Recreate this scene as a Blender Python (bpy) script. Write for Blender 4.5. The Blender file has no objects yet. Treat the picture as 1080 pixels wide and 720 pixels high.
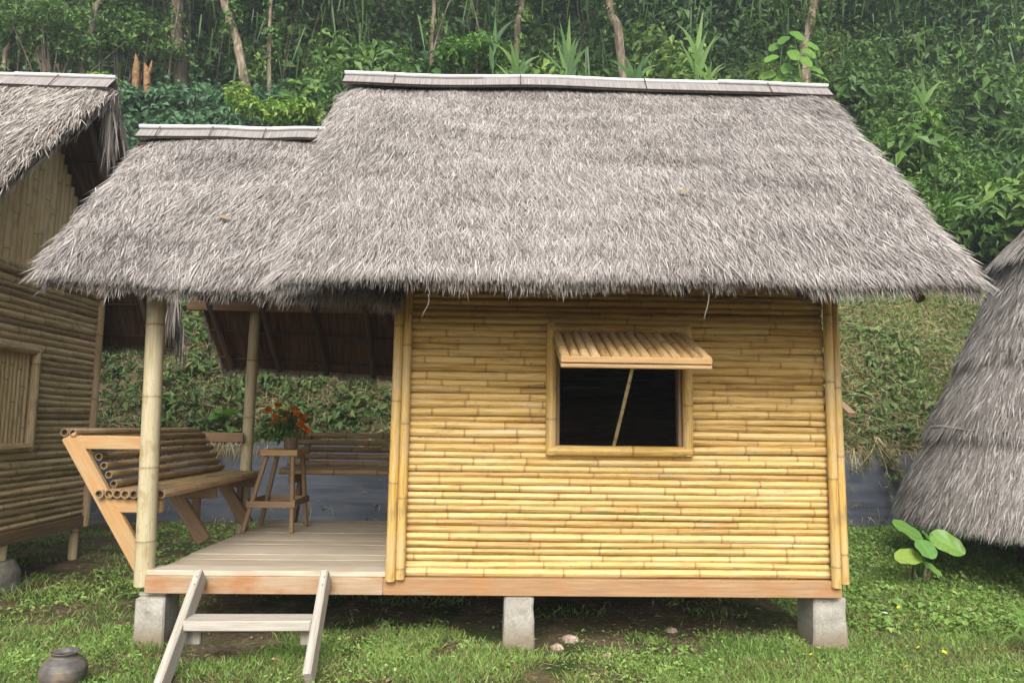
import bpy, math, numpy as np
from mathutils import Vector, Matrix
R = np.random.default_rng(11)
rad = math.radians
C = bpy.context.scene.collection
scene = bpy.context.scene

# ------------------------------------------------------------------ camera
CAM = np.array([0.0, -4.6, 1.45]); FPX = 780.0
PITCH, YAW, ROLL = rad(6.4), rad(1.5), rad(0.75)
fw = np.array([math.sin(YAW)*math.cos(PITCH), math.cos(YAW)*math.cos(PITCH), math.sin(PITCH)])
rt0 = np.array([math.cos(YAW), -math.sin(YAW), 0.0]); up0 = np.cross(rt0, fw)
rt = math.cos(ROLL)*rt0 + math.sin(ROLL)*up0
up = math.cos(ROLL)*up0 - math.sin(ROLL)*rt0
def ray(px, py):
    return fw*FPX + rt*(px-540) - up*(py-360)
def at(px, py, Y):                       # the point of the vertical plane y = Y seen at a spot of the photograph
    d = ray(px, py); return CAM + d*((Y-CAM[1])/d[1])
cd = bpy.data.cameras.new('camera'); cam = bpy.data.objects.new('camera', cd); C.objects.link(cam)
cd.sensor_width = 36; cd.lens = FPX/1080*36; cd.clip_end = 500; cd.clip_start = 0.05
cam.matrix_world = Matrix(((rt[0], up[0], -fw[0], CAM[0]), (rt[1], up[1], -fw[1], CAM[1]), (rt[2], up[2], -fw[2], CAM[2]), (0, 0, 0, 1)))
scene.camera = cam

# ------------------------------------------------------------------ noise + terrain
def _h(ix, iy, s):
    n = (ix.astype(np.int64)*374761393 + iy.astype(np.int64)*668265263 + s*1442695041) & 0x7fffffff
    n = ((n ^ (n >> 13))*1274126177) & 0x7fffffff
    return ((n ^ (n >> 16)) & 0xffff)/65535.0
def vnoise(x, y, s=0):
    x = np.asarray(x, float); y = np.asarray(y, float)
    ix, iy = np.floor(x), np.floor(y); fx, fy = x-ix, y-iy
    fx = fx*fx*(3-2*fx); fy = fy*fy*(3-2*fy)
    a, b, c, d = _h(ix, iy, s), _h(ix+1, iy, s), _h(ix, iy+1, s), _h(ix+1, iy+1, s)
    return (a*(1-fx)+b*fx)*(1-fy) + (c*(1-fx)+d*fx)*fy
def fbm(x, y, s=0, o=3):
    t = 0; a = .5; k = 1.0
    for i in range(o):
        t = t + a*vnoise(np.asarray(x)*k, np.asarray(y)*k, s+i); a *= .5; k *= 2.03
    return t/(1-.5**o)
PR = np.array([(-300, .11), (0.2, .12), (4.43, .26), (4.6, 1.12), (6.6, 3.3), (7.4, 3.62), (11, 6.9), (16, 11.5), (24, 21), (60, 40), (300, 60)])
PL = np.array([(-300, .11), (0.2, .12), (4.43, .26), (4.6, 1.12), (6.6, 3.3), (7.4, 3.9), (11.2, 8.3), (15, 9.4), (24, 21), (60, 40), (300, 60)])
def ground(x, y):
    x = np.asarray(x, float); y = np.asarray(y, float)
    k = np.clip((x+2.5)/5, 0, 1); k = k*k*(3-2*k)
    z = np.interp(y, PR[:, 0], PR[:, 1])*k + np.interp(y, PL[:, 0], PL[:, 1])*(1-k)
    hill = np.clip((y-4.6)/1.5, 0, 1)
    return z + hill*(fbm(x*.7, y*.7, 5)-.5)*.55 + (1-hill)*(fbm(x*1.6, y*1.6, 3)-.5)*.035
def on_ground(px, py):
    d = ray(px, py); t = 0.0
    for i in range(4000):
        t += .01/780
        p = CAM + d*t*1.0
        if p[2] < ground(p[0], p[1]): return p
        t += .00001
    return p

# ------------------------------------------------------------------ materials
def mat(name):
    m = bpy.data.materials.new(name); m.use_nodes = True; nt = m.node_tree
    for n in list(nt.nodes): nt.nodes.remove(n)
    return m, nt
def N(nt, t, ins=None, **kw):
    n = nt.nodes.new(t)
    for k, v in kw.items(): setattr(n, k, v)
    for k, v in (ins or {}).items():
        if isinstance(v, bpy.types.NodeSocket): nt.links.new(v, n.inputs[k])
        else: n.inputs[k].default_value = v
    return n
def ramp(nt, fac, stops):
    n = nt.nodes.new('ShaderNodeValToRGB'); e = n.color_ramp.elements
    while len(e) < len(stops): e.new(.5)
    for q, (p, c) in zip(e, stops): q.position = p; q.color = (*c, 1)
    nt.links.new(fac, n.inputs[0]); return n.outputs[0]
def mix(nt, fac, a, b, mode='MIX'):
    n = nt.nodes.new('ShaderNodeMix'); n.data_type = 'RGBA'; n.blend_type = mode
    for s, v in ((n.inputs[0], fac), (n.inputs[6], a), (n.inputs[7], b)):
        if isinstance(v, bpy.types.NodeSocket): nt.links.new(v, s)
        else: s.default_value = v if not isinstance(v, tuple) else (*v, 1)
    return n.outputs[2]
def mth(nt, op, a, b=0.0, clamp=False):
    n = nt.nodes.new('ShaderNodeMath'); n.operation = op; n.use_clamp = clamp
    for s, v in zip(n.inputs, (a, b)):
        if isinstance(v, bpy.types.NodeSocket): nt.links.new(v, s)
        else: s.default_value = v
    return n.outputs[0]
def attr(nt):
    a = N(nt, 'ShaderNodeAttribute', attribute_name='Col')
    s = N(nt, 'ShaderNodeSeparateColor', {0: a.outputs['Color']}); return s.outputs
def island(nt): return N(nt, 'ShaderNodeNewGeometry').outputs['Random Per Island']
def noise(nt, vec, scale, detail=4, rough=.55):
    return N(nt, 'ShaderNodeTexNoise', {'Vector': vec, 'Scale': scale, 'Detail': detail, 'Roughness': rough}).outputs['Fac']
def uvmap(nt, sx, sy, off=True):
    u = N(nt, 'ShaderNodeUVMap').outputs[0]
    m = N(nt, 'ShaderNodeMapping', {'Vector': u, 'Scale': (sx, sy, 1)})
    if off:
        r = island(nt); c = N(nt, 'ShaderNodeCombineXYZ', {0: mth(nt, 'MULTIPLY', r, 37.0), 1: mth(nt, 'MULTIPLY', r, 91.0), 2: mth(nt, 'MULTIPLY', r, 53.0)})
        nt.links.new(c.outputs[0], m.inputs['Location'])
    return m.outputs[0]
def objv(nt): return N(nt, 'ShaderNodeTexCoord').outputs['Object']
def finish(nt, col, rough=.6, spec=.3, bump=None, bs=.3, bd=.01, transl=0.0):
    p = N(nt, 'ShaderNodeBsdfPrincipled', {'Base Color': col, 'Roughness': rough, 'Specular IOR Level': spec})
    if bump is not None:
        b = N(nt, 'ShaderNodeBump', {'Height': bump, 'Strength': bs, 'Distance': bd}); nt.links.new(b.outputs[0], p.inputs['Normal'])
    out = p.outputs[0]
    if transl > 0:
        t = N(nt, 'ShaderNodeBsdfTranslucent', {'Color': col})
        out = N(nt, 'ShaderNodeMixShader', {0: transl, 1: out, 2: t.outputs[0]}).outputs[0]
    N(nt, 'ShaderNodeOutputMaterial', {'Surface': out})

def bamboo(name, dark, mid, light, node=(.13, .07, .025), rough=.52, blot=(.2, .14, .05), bl=.5):
    m, nt = mat(name); a = attr(nt)
    uv = uvmap(nt, 5, 130); st = noise(nt, uv, 1.0, 3)
    f = mth(nt, 'ADD', mth(nt, 'MULTIPLY', a[0], .75), mth(nt, 'MULTIPLY', mth(nt, 'SUBTRACT', st, .5), 1.1))
    col = ramp(nt, f, [(0.1, dark), (.42, mid), (.85, light)])
    b = noise(nt, uvmap(nt, 5, 9), 1.0, 5, .65)
    col = mix(nt, mth(nt, 'MULTIPLY', mth(nt, 'MULTIPLY', mth(nt, 'SUBTRACT', b, .54, True), 7.0, True), bl), col, blot)
    gw = noise(nt, uvmap(nt, 1.6, 5), 1.0, 4); col = mix(nt, mth(nt, 'MULTIPLY', mth(nt, 'MULTIPLY', mth(nt, 'SUBTRACT', gw, .56, True), 6.0, True), .5), col, (.50, .43, .30))
    sp = noise(nt, uvmap(nt, 30, 60), 1.0, 2)
    col = mix(nt, mth(nt, 'MULTIPLY', mth(nt, 'SUBTRACT', sp, .655, True), 6.0, True), col, (.09, .055, .025))
    col = mix(nt, mth(nt, 'MULTIPLY', a[1], .85), col, node)
    finish(nt, col, rough, .4, st, .25, .004); return m
M = {}
M['bamboo'] = bamboo('yellow_bamboo', (.24, .13, .032), (.505, .325, .10), (.67, .50, .235), node=(.20, .11, .04))
M['bamboo_post'] = bamboo('post_bamboo', (.25, .135, .03), (.49, .305, .075), (.62, .445, .18), bl=.6)
M['bamboo_slat'] = bamboo('slat_bamboo', (.29, .165, .06), (.54, .355, .155), (.72, .54, .29))
M['bamboo_pale'] = bamboo('pale_bamboo', (.25, .20, .10), (.41, .35, .21), (.53, .47, .32), blot=(.27, .18, .07), bl=.75)
M['bamboo_old'] = bamboo('weathered_bamboo', (.23, .165, .085), (.50, .37, .20), (.64, .52, .33), node=(.06, .04, .025), rough=.6, blot=(.12, .09, .06), bl=.6)
M['bamboo_gable'] = bamboo('gable_bamboo', (.22, .15, .07), (.44, .33, .165), (.58, .46, .27), node=(.10, .07, .04), rough=.6, blot=(.16, .12, .07), bl=.5)
M['bamboo_bench'] = bamboo('bench_bamboo', (.16, .10, .05), (.34, .225, .11), (.47, .34, .19), node=(.07, .045, .025), rough=.5, blot=(.15, .11, .07), bl=.5)
def wood(name, dark, light, stain=None, st_amt=0.0, rough=.7, st_lo=.5):
    m, nt = mat(name); a = attr(nt)
    g = noise(nt, uvmap(nt, 2.5, 55), 1.0, 5, .6); g2 = noise(nt, uvmap(nt, 7, 190), 1.0, 2)
    f = mth(nt, 'ADD', mth(nt, 'MULTIPLY', g, .75), mth(nt, 'MULTIPLY', g2, .35)); f = mth(nt, 'ADD', f, mth(nt, 'MULTIPLY', mth(nt, 'SUBTRACT', a[0], .5), .5))
    col = ramp(nt, f, [(.32, dark), (.78, light)])
    if stain:
        s = noise(nt, uvmap(nt, 3.5, 7), 1.0, 4)
        col = mix(nt, mth(nt, 'MULTIPLY', mth(nt, 'MULTIPLY', mth(nt, 'SUBTRACT', s, st_lo, True), 6.0, True), st_amt), col, stain)
    crack = mth(nt, 'MULTIPLY', mth(nt, 'SUBTRACT', noise(nt, uvmap(nt, 3, 150), 1.0, 2), .66, True), 6.0, True)
    col = mix(nt, mth(nt, 'MULTIPLY', crack, .7), col, tuple(x*.3 for x in dark))
    finish(nt, col, rough, .25, f, .5, .004); return m
M['wood_orange'] = wood('orange_wood', (.25, .15, .065), (.455, .305, .15), (.40, .19, .06), .5)
M['wood_brown'] = wood('brown_wood', (.14, .085, .045), (.28, .18, .105))
M['wood_grey'] = wood('weathered_grey_wood', (.19, .165, .13), (.44, .405, .345))
M['wood_deck'] = wood('deck_wood', (.26, .21, .15), (.54, .465, .36), (.33, .25, .16), .45)
M['wood_fascia'] = wood('fascia_wood', (.27, .18, .105), (.44, .325, .21), (.31, .13, .045), .8, st_lo=.51)
M['wood_rust'] = wood('rust_wood', (.24, .135, .065), (.41, .26, .14), (.35, .155, .055), .5)
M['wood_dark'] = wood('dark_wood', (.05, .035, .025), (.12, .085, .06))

def thatch_mat(name, cols):
    m, nt = mat(name); a = attr(nt); r = island(nt)
    f = mth(nt, 'ADD', mth(nt, 'MULTIPLY', r, .72), mth(nt, 'MULTIPLY', a[0], .30))
    n = noise(nt, objv(nt), 2.2, 4)
    f = mth(nt, 'ADD', f, mth(nt, 'MULTIPLY', mth(nt, 'SUBTRACT', n, .5), .35))
    col = ramp(nt, f, cols); finish(nt, col, .8, .15, transl=.08); return m
M['thatch'] = thatch_mat('grey_thatch', [(.08, (.10, .086, .075)), (.30, (.225, .200, .182)), (.60, (.36, .330, .305)), (.95, (.52, .485, .452))])
M['thatch_warm'] = thatch_mat('brown_thatch', [(.12, (.14, .12, .10)), (.35, (.265, .23, .20)), (.62, (.40, .36, .32)), (.95, (.57, .525, .48))])
M['thatch_tan'] = thatch_mat('tan_straw', [(.1, (.16, .11, .06)), (.5, (.36, .27, .16)), (.95, (.55, .44, .28))])
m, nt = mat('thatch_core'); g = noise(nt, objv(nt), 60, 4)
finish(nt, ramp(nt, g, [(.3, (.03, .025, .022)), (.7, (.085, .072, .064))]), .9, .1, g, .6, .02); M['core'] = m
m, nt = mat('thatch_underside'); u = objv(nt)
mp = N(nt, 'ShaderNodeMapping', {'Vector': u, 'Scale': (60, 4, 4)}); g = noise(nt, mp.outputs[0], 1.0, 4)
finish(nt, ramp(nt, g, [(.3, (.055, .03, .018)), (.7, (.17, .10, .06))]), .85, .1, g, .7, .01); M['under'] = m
m, nt = mat('ridge_mat'); mp = uvmap(nt, 90, 3, False); g = noise(nt, mp, 1.0, 4)
finish(nt, ramp(nt, g, [(.3, (.15, .135, .128)), (.7, (.33, .305, .29))]), .8, .2, g, .5, .004); M['ridge'] = m
m, nt = mat('whitened_pole'); g = noise(nt, uvmap(nt, 6, 90), 1.0, 4)
finish(nt, ramp(nt, g, [(.3, (.60, .61, .61)), (.7, (.84, .85, .86))]), .5, .3); M['white'] = m
m, nt = mat('concrete'); v = objv(nt); g = noise(nt, v, 9, 7, .65); h = noise(nt, v, 70, 4, .7)
f = mth(nt, 'ADD', mth(nt, 'MULTIPLY', g, .65), mth(nt, 'MULTIPLY', h, .4))
mo = noise(nt, v, 16, 5, .7)
col = ramp(nt, f, [(.3, (.15, .14, .115)), (.55, (.33, .31, .265)), (.75, (.48, .45, .385))])
col = mix(nt, mth(nt, 'MULTIPLY', mth(nt, 'SUBTRACT', mo, .56, True), 4.0, True), col, (.12, .125, .085))
sx = N(nt, 'ShaderNodeSeparateXYZ', {0: v}).outputs[2]; dz = mth(nt, 'MULTIPLY', mth(nt, 'SUBTRACT', mth(nt, 'ADD', .17, mth(nt, 'MULTIPLY', g, .22)), sx, True), 9.0, True)
col = mix(nt, mth(nt, 'MULTIPLY', dz, .75), col, (.17, .125, .075)); finish(nt, col, .9, .15, f, .8, .008); M['concrete'] = m
m, nt = mat('plastic_sheeting'); mp = N(nt, 'ShaderNodeMapping', {'Vector': objv(nt), 'Scale': (1.1, 1, 11)}); g = noise(nt, mp.outputs[0], 1.2, 5)
du = noise(nt, objv(nt), 5, 5)
col = ramp(nt, g, [(.3, (.062, .072, .092)), (.7, (.115, .13, .158))]); col = mix(nt, mth(nt, 'MULTIPLY', mth(nt, 'SUBTRACT', du, .55, True), 2.2, True), col, (.17, .15, .12))
finish(nt, col, .40, .45, g, .35, .02); M['plastic'] = m
m, nt = mat('soil'); v = objv(nt); g = noise(nt, v, 1.8, 6, .6); h = noise(nt, v, 26, 5, .65)
col = ramp(nt, mth(nt, 'ADD', mth(nt, 'MULTIPLY', g, .5), mth(nt, 'MULTIPLY', h, .5)), [(.33, (.06, .044, .025)), (.5, (.135, .098, .06)), (.66, (.30, .225, .145))])
moss = noise(nt, v, 3.3, 5); col = mix(nt, mth(nt, 'MULTIPLY', mth(nt, 'SUBTRACT', moss, .42, True), 4.5, True), col, (.045, .07, .02))
col = mix(nt, attr(nt)[0], col, (.022, .030, .012)); finish(nt, col, .95, .08, h, 1.0, .03); M['soil'] = m
m, nt = mat('rubble'); v = objv(nt); g = noise(nt, v, 25, 5)
finish(nt, ramp(nt, g, [(.3, (.25, .17, .12)), (.7, (.52, .42, .34))]), .95, .1, g, .8, .01); M['rubble'] = m

m, nt = mat('field_stone'); v = objv(nt); g = noise(nt, v, 12, 6, .65)
finish(nt, ramp(nt, g, [(.3, (.06, .06, .045)), (.7, (.24, .22, .18))]), .95, .1, g, .8, .02); M['stone'] = m
def leaf_mat(name, dark, mid, light, transl=.3, rough=.5, spec=.35):
    m, nt = mat(name); a = attr(nt); r = island(nt)
    f = mth(nt, 'ADD', mth(nt, 'MULTIPLY', a[0], .72), mth(nt, 'MULTIPLY', r, .28))
    col = ramp(nt, f, [(.05, dark), (.5, mid), (.95, light)])
    col = mix(nt, a[1], col, (.20, .15, .075))
    finish(nt, col, rough, spec, transl=transl); return m
M['leaf'] = leaf_mat('jungle_leaf', (.026, .070, .016), (.088, .180, .036), (.22, .33, .07))
M['leaf_blue'] = leaf_mat('creeper_leaf', (.03, .08, .035), (.068, .155, .07), (.14, .26, .10))
M['leaf_brush'] = leaf_mat('brush_leaf', (.04, .075, .022), (.11, .175, .048), (.25, .31, .11))
M['leaf_bright'] = leaf_mat('bright_leaf', (.06, .15, .02), (.12, .26, .035), (.30, .42, .07), .35)
M['leaf_taro'] = leaf_mat('taro_leaf', (.055, .145, .025), (.12, .275, .058), (.34, .44, .09), .3, .42, .4)
M['leaf_reed'] = leaf_mat('reed_leaf', (.03, .085, .02), (.065, .155, .03), (.17, .29, .055), .35)
M['grass'] = leaf_mat('lawn_grass', (.085, .17, .03), (.21, .345, .075), (.46, .51, .18), .3)
M['dry'] = leaf_mat('dry_stalk', (.16, .12, .055), (.31, .25, .13), (.50, .42, .24), .15, .7, .15)
m, nt = mat('bark'); v = objv(nt); mp = N(nt, 'ShaderNodeMapping', {'Vector': v, 'Scale': (9, 9, 2)}); g = noise(nt, mp.outputs[0], 1.5, 6, .65)
a = attr(nt); col = ramp(nt, g, [(.3, (.06, .05, .038)), (.5, (.16, .135, .105)), (.7, (.33, .30, .24))])
col = mix(nt, mth(nt, 'MULTIPLY', mth(nt, 'SUBTRACT', noise(nt, v, 7, 4), .55, True), 4.0, True), col, (.09, .11, .05))
col = mix(nt, 1.0, col, N(nt, 'ShaderNodeCombineColor', {0: a[0], 1: mth(nt, 'MULTIPLY', a[0], .93), 2: mth(nt, 'MULTIPLY', a[0], .85)}).outputs[0], 'MULTIPLY')
finish(nt, col, .9, .1, g, .8, .03); M['bark'] = m
m, nt = mat('stump_wood'); g = noise(nt, objv(nt), 14, 5)
finish(nt, ramp(nt, g, [(.3, (.13, .07, .035)), (.7, (.32, .19, .095))]), .9, .1, g, .8, .02); M['stump'] = m
m, nt = mat('fired_clay'); v = objv(nt); g = noise(nt, v, 9, 5, .6); mp = N(nt, 'ShaderNodeMapping', {'Vector': v, 'Scale': (3, 3, 70)}); h = noise(nt, mp.outputs[0], 1, 3)
col = ramp(nt, mth(nt, 'ADD', mth(nt, 'MULTIPLY', g, .7), mth(nt, 'MULTIPLY', h, .3)), [(.36, (.045, .045, .043)), (.52, (.115, .105, .09)), (.68, (.28, .17, .10))])
finish(nt, col, .55, .35, h, .5, .004); M['clay'] = m
def plain(name, a_, b_, sc=40, rough=.7, spec=.25):
    m, nt = mat(name); g = noise(nt, objv(nt), sc, 4); finish(nt, ramp(nt, g, [(.3, a_), (.7, b_)]), rough, spec, g, .3, .003); M[name] = m
plain('marigold', (.38, .085, .006), (.62, .19, .015), 60)
plain('yellow_petal', (.75, .55, .01), (.88, .70, .03), 60)
plain('white_petal', (.70, .70, .65), (.82, .82, .78), 60)
plain('tin', (.11, .075, .045), (.21, .15, .09), 14)
plain('twine', (.42, .33, .20), (.58, .48, .32))

# ------------------------------------------------------------------ mesh builder
class MB:
    def __init__(s): s.V, s.Cc, s.U, s.F, s.n = [], [], [], [], 0
    def add(s, V, faces, col=(.5, 0, 0), uv=None, mi=0, smooth=False):
        V = np.asarray(V, np.float32).reshape(-1, 3); k = len(V)
        c = np.asarray(col, np.float32); c = np.broadcast_to(c, (k, 3)) if c.ndim == 1 else c
        s.V.append(V); s.Cc.append(c); s.U.append(np.zeros((k, 2), np.float32) if uv is None else np.asarray(uv, np.float32))
        for f in (faces if isinstance(faces, list) else [faces]):
            f = np.asarray(f, np.int32); s.F.append((f+s.n, mi, smooth))
        s.n += k
    def build(s, name, mats, parent=None, link=True):
        if not isinstance(mats, (list, tuple)): mats = [mats]
        V = np.concatenate(s.V); Cc = np.concatenate(s.Cc); U = np.concatenate(s.U)
        lv = np.concatenate([f.ravel() for f, _, _ in s.F]); tot = np.concatenate([np.full(len(f), f.shape[1], np.int32) for f, _, _ in s.F])
        mi = np.concatenate([np.full(len(f), m_, np.int32) for f, m_, _ in s.F]); sm = np.concatenate([np.full(len(f), q, bool) for f, _, q in s.F])
        me = bpy.data.meshes.new(name); me.vertices.add(len(V)); me.vertices.foreach_set('co', V.ravel())
        me.loops.add(len(lv)); me.loops.foreach_set('vertex_index', lv)
        me.polygons.add(len(tot)); me.polygons.foreach_set('loop_start', np.concatenate(([0], np.cumsum(tot)[:-1])).astype(np.int32))
        me.polygons.foreach_set('loop_total', tot)
        me.polygons.foreach_set('material_index', mi); me.polygons.foreach_set('use_smooth', sm)
        me.update(calc_edges=True)
        ca = me.color_attributes.new('Col', 'FLOAT_COLOR', 'POINT'); ca.data.foreach_set('color', np.concatenate((Cc, np.ones((len(Cc), 1), np.float32)), 1).ravel())
        ul = me.uv_layers.new(name='UVMap'); ul.data.foreach_set('uv', U[lv].ravel())
        for q in mats: me.materials.append(q)
        o = bpy.data.objects.new(name, me); C.objects.link(o)
        if parent is not None:
            o.parent = parent
            if parent.type == 'EMPTY': o.location = -parent.location
        return o
def nrm(v): v = np.asarray(v, float); return v/(np.linalg.norm(v, axis=-1, keepdims=True)+1e-9)
def frame(d, hint=(0, 0, 1)):
    d = nrm(d); h = np.asarray(hint, float)
    if abs(np.dot(d, h)) > .95: h = np.array((0., 1., 0.))
    s = nrm(np.cross(d, h)); return s, np.cross(s, d)
def sweep(mb, P, rads, seg=10, col=.5, mi=0, mask=None, tints=None, hollow=False, caps=True, jit=0.0):
    P = np.asarray(P, float); n = len(P); rads = np.broadcast_to(np.asarray(rads, float), (n,))
    T = np.gradient(P, axis=0); T = nrm(T); s, u = frame(T[len(T)//2])
    V, U, Cc = [], [], []; L = np.concatenate(([0], np.cumsum(np.linalg.norm(np.diff(P, axis=0), axis=1))))
    a = np.linspace(0, 2*math.pi, seg+1)
    for i in range(n):
        si = nrm(s - T[i]*np.dot(s, T[i])); ui = np.cross(si, T[i])
        rr = rads[i]*(1+jit*R.uniform(-1, 1, seg+1)); rr[-1] = rr[0]
        V.append(P[i]+np.outer(np.cos(a)*rr, si)+np.outer(np.sin(a)*rr, ui))
        U.append(np.stack((np.full(seg+1, L[i]), a*rads.mean()), 1))
        Cc.append(np.tile((tints[i] if tints is not None else col, 0 if mask is None else mask[i], 0), (seg+1, 1)))
    V = np.concatenate(V); w = seg+1
    i, j = np.meshgrid(np.arange(n-1), np.arange(seg), indexing='ij'); b = (i*w+j).ravel()
    mb.add(V, np.stack((b, b+1, b+w+1, b+w), 1), np.concatenate(Cc), np.concatenate(U), mi, True)
    if caps:
        for e, sg in ((0, -1), (n-1, 1)):
            ring = V[e*w:e*w+seg]; c = P[e]; t = T[e]*sg; tc = tints[e] if tints is not None else col
            if hollow:
                ins = c+(ring-c)*.72; deep = ins-t*.035
                VV = np.concatenate((ring, ins, deep, [c-t*.035])); k = np.arange(seg); k1 = (k+1) % seg
                q = np.concatenate((np.stack((k, k1, k1+seg, k+seg), 1), np.stack((k+seg, k1+seg, k1+2*seg, k+2*seg), 1)))
                mb.add(VV, [q, np.stack((k+2*seg, k1+2*seg, np.full(seg, 3*seg)), 1)], (max(0, tc-.1), .5, 0), (VV[:, :2]), mi)
            else:
                k = np.arange(seg); mb.add(np.concatenate((ring, [c])), np.stack((k, (k+1) % seg, np.full(seg, seg)), 1), (tc, 0, 0), None, mi)
def log(mb, p0, p1, r0, r1=None, seg=10, tint=None, sag=0.0, mi=0, sp=(.24, .40), hollow=False, bulge=.06, ph=None):
    p0, p1 = np.asarray(p0, float), np.asarray(p1, float); r1 = r0 if r1 is None else r1
    L = np.linalg.norm(p1-p0); t0 = R.uniform(.25, .75) if tint is None else tint
    x = R.uniform(.03, sp[1]) if ph is None else ph; ts, sc, mk, tn = [0], [1], [0], [t0]; t = t0
    while x < L-.03:
        e = min(.016, L*.05)
        ts += [x-e, x-.005, x, x+.004, x+e]; sc += [1, 1+bulge*.6, 1+bulge, 1-.01, 1]; mk += [0, .15, 1, .5, 0]
        t2 = np.clip(t0+R.uniform(-.13, .13), 0, 1); tn += [t, t, t, t2, t2]; t = t2
        x += R.uniform(*sp)
    ts.append(L); sc.append(1); mk.append(0); tn.append(t); ts = np.array(ts)/L
    o = np.argsort(ts); ts = ts[o]; sc, mk, tn = np.array(sc)[o], np.array(mk)[o], np.array(tn)[o]
    P = p0+np.outer(ts, p1-p0); s, u = frame(p1-p0)
    w1, w2 = R.uniform(0, 6.3, 2); amp = R.uniform(.3, 1)*sag
    P += np.outer(np.sin(ts*R.uniform(3, 7)+w1)*amp, u)+np.outer(np.sin(ts*R.uniform(3, 7)+w2)*amp*.6, s)
    sweep(mb, P, (r0+(r1-r0)*ts)*sc, seg, mi=mi, mask=mk, tints=tn, hollow=hollow)
def beam(mb, p0, p1, w, h, hint=(0, 0, 1), ch=.006, tint=None, mi=0):
    p0, p1 = np.asarray(p0, float), np.asarray(p1, float); s, u = frame(p1-p0, hint); L = np.linalg.norm(p1-p0)
    t = R.uniform(.3, .7) if tint is None else tint; a, b = w/2, h/2; ch = min(ch, a*.4, b*.4)
    prof = [(-a+ch, -b), (a-ch, -b), (a, -b+ch), (a, b-ch), (a-ch, b), (-a+ch, b), (-a, b-ch), (-a, -b+ch)]
    d = nrm(p1-p0); rows = [(0, 1-ch/max(a, b)), (ch, 1), (L-ch, 1), (L, 1-ch/max(a, b))]
    V, U = [], []
    per = np.concatenate(([0], np.cumsum([math.dist(prof[i], prof[(i+1) % 8]) for i in range(8)])))
    for l, k in rows:
        for i in range(9):
            x, y = prof[i % 8]; V.append(p0+d*l+s*x*k+u*y*k); U.append((l, per[i]))
    f = []
    for r in range(3):
        for i in range(8): q = r*9+i; f.append((q, q+1, q+10, q+9))
    mb.add(V, np.array(f), (t, 0, 0), U, mi)
    for b0, sg in ((0, 1), (27, 1)):
        mb.add(V[b0:b0+8], np.array([range(8)]), (t, 0, 0), [(x*.3, y) for x, y in prof], mi)
def box(mb, c, d, tint=None, mi=0, ch=.006):        # length along x
    c = np.asarray(c, float); beam(mb, c-(d[0]/2, 0, 0), c+(d[0]/2, 0, 0), d[1], d[2], (0, 0, 1), ch, tint, mi)

def blades(mb, P, D, Nn, L, W, tint, droop=0.0, mi=0, dry=0.0, twist=.5):   # bent strips: two quads' width tapering to a point
    n = len(P); D = nrm(D); S = nrm(np.cross(D, Nn)); r = R.uniform(-twist, twist, (n, 1))
    S = nrm(S*np.cos(r)+np.cross(D, S)*np.sin(r)); L = np.broadcast_to(L, (n,))[:, None]; W = np.broadcast_to(W, (n,))[:, None]
    dz = np.array((0, 0, -1.0)); droop = np.broadcast_to(droop, (n,))[:, None]
    m1 = P+D*L*.5+dz*droop*L*.18; m2 = P+D*L+dz*droop*L*.62
    V = np.stack((P-S*W*.42, P+S*W*.42, m1+S*W*.5, m1-S*W*.5, m2), 1).reshape(-1, 3)
    b = np.arange(n)*5; c = np.zeros((n, 5, 3)); c[:, :, 0] = np.broadcast_to(tint, (n,))[:, None]; c[:, :, 1] = np.broadcast_to(dry, (n,))[:, None]
    mb.add(V, [np.stack((b, b+1, b+2, b+3), 1), np.stack((b+3, b+2, b+4), 1)], c.reshape(-1, 3), None, mi)
def leaves(mb, P, D, Nn, L, W, tint, fold=.25, mi=0, dry=0.0, droop=.15):
    n = len(P); D = nrm(D); S = nrm(np.cross(D, Nn)); Nn = np.cross(S, D); L = np.broadcast_to(L, (n,))[:, None]; W = np.broadcast_to(W, (n,))[:, None]
    m_ = P+D*L*.42; V = np.stack((P, m_-S*W*.5+Nn*W*fold, m_-Nn*L*droop*.1, m_+S*W*.5+Nn*W*fold, P+D*L-Nn*L*droop), 1).reshape(-1, 3)
    b = np.arange(n)*5; c = np.zeros((n, 5, 3)); c[:, :, 0] = np.broadcast_to(tint, (n,))[:, None]; c[:, :, 1] = np.broadcast_to(dry, (n,))[:, None]
    f = np.concatenate([np.stack(q, 1) for q in ((b, b+2, b+1), (b, b+3, b+2), (b+1, b+2, b+4), (b+2, b+3, b+4))])
    mb.add(V, f, c.reshape(-1, 3), None, mi)
def rnd(n): return nrm(R.normal(size=(n, 3)))
def clumps(mb, cen, rad_, cnt, size, tint, tj=.16, flat=.8, mi=0, upb=.55, asp=.5, dryp=0.0):  # leafy lumps: leaves through the outer half of blobs
    cen = np.asarray(cen, float); n = len(cen); idx = np.repeat(np.arange(n), cnt); k = len(idx)
    d = rnd(k); rr = np.broadcast_to(rad_, (n,))[idx]*(.35+.65*np.sqrt(R.random(k)))*(1+.35*np.sin(d[:, 0]*5+idx)*np.cos(d[:, 2]*4+idx*2))
    P = cen[idx]+d*rr[:, None]*np.array((1, 1, flat)); Nn = nrm(d*.6+rnd(k)*.55+np.array((0, -.15, upb)))
    D = nrm(np.cross(Nn, rnd(k))+np.array((0, 0, -.25))); Lg = np.broadcast_to(size, (n,))[idx]*R.uniform(.6, 1.45, k)
    sz = np.broadcast_to(tint, (n,))[idx]+R.normal(0, tj, k)
    leaves(mb, P, D, Nn, Lg, Lg*R.uniform(.7, 1.2, k)*asp, np.clip(sz, 0, 1), mi=mi, dry=(R.random(k) < dryp)*.8)

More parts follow.
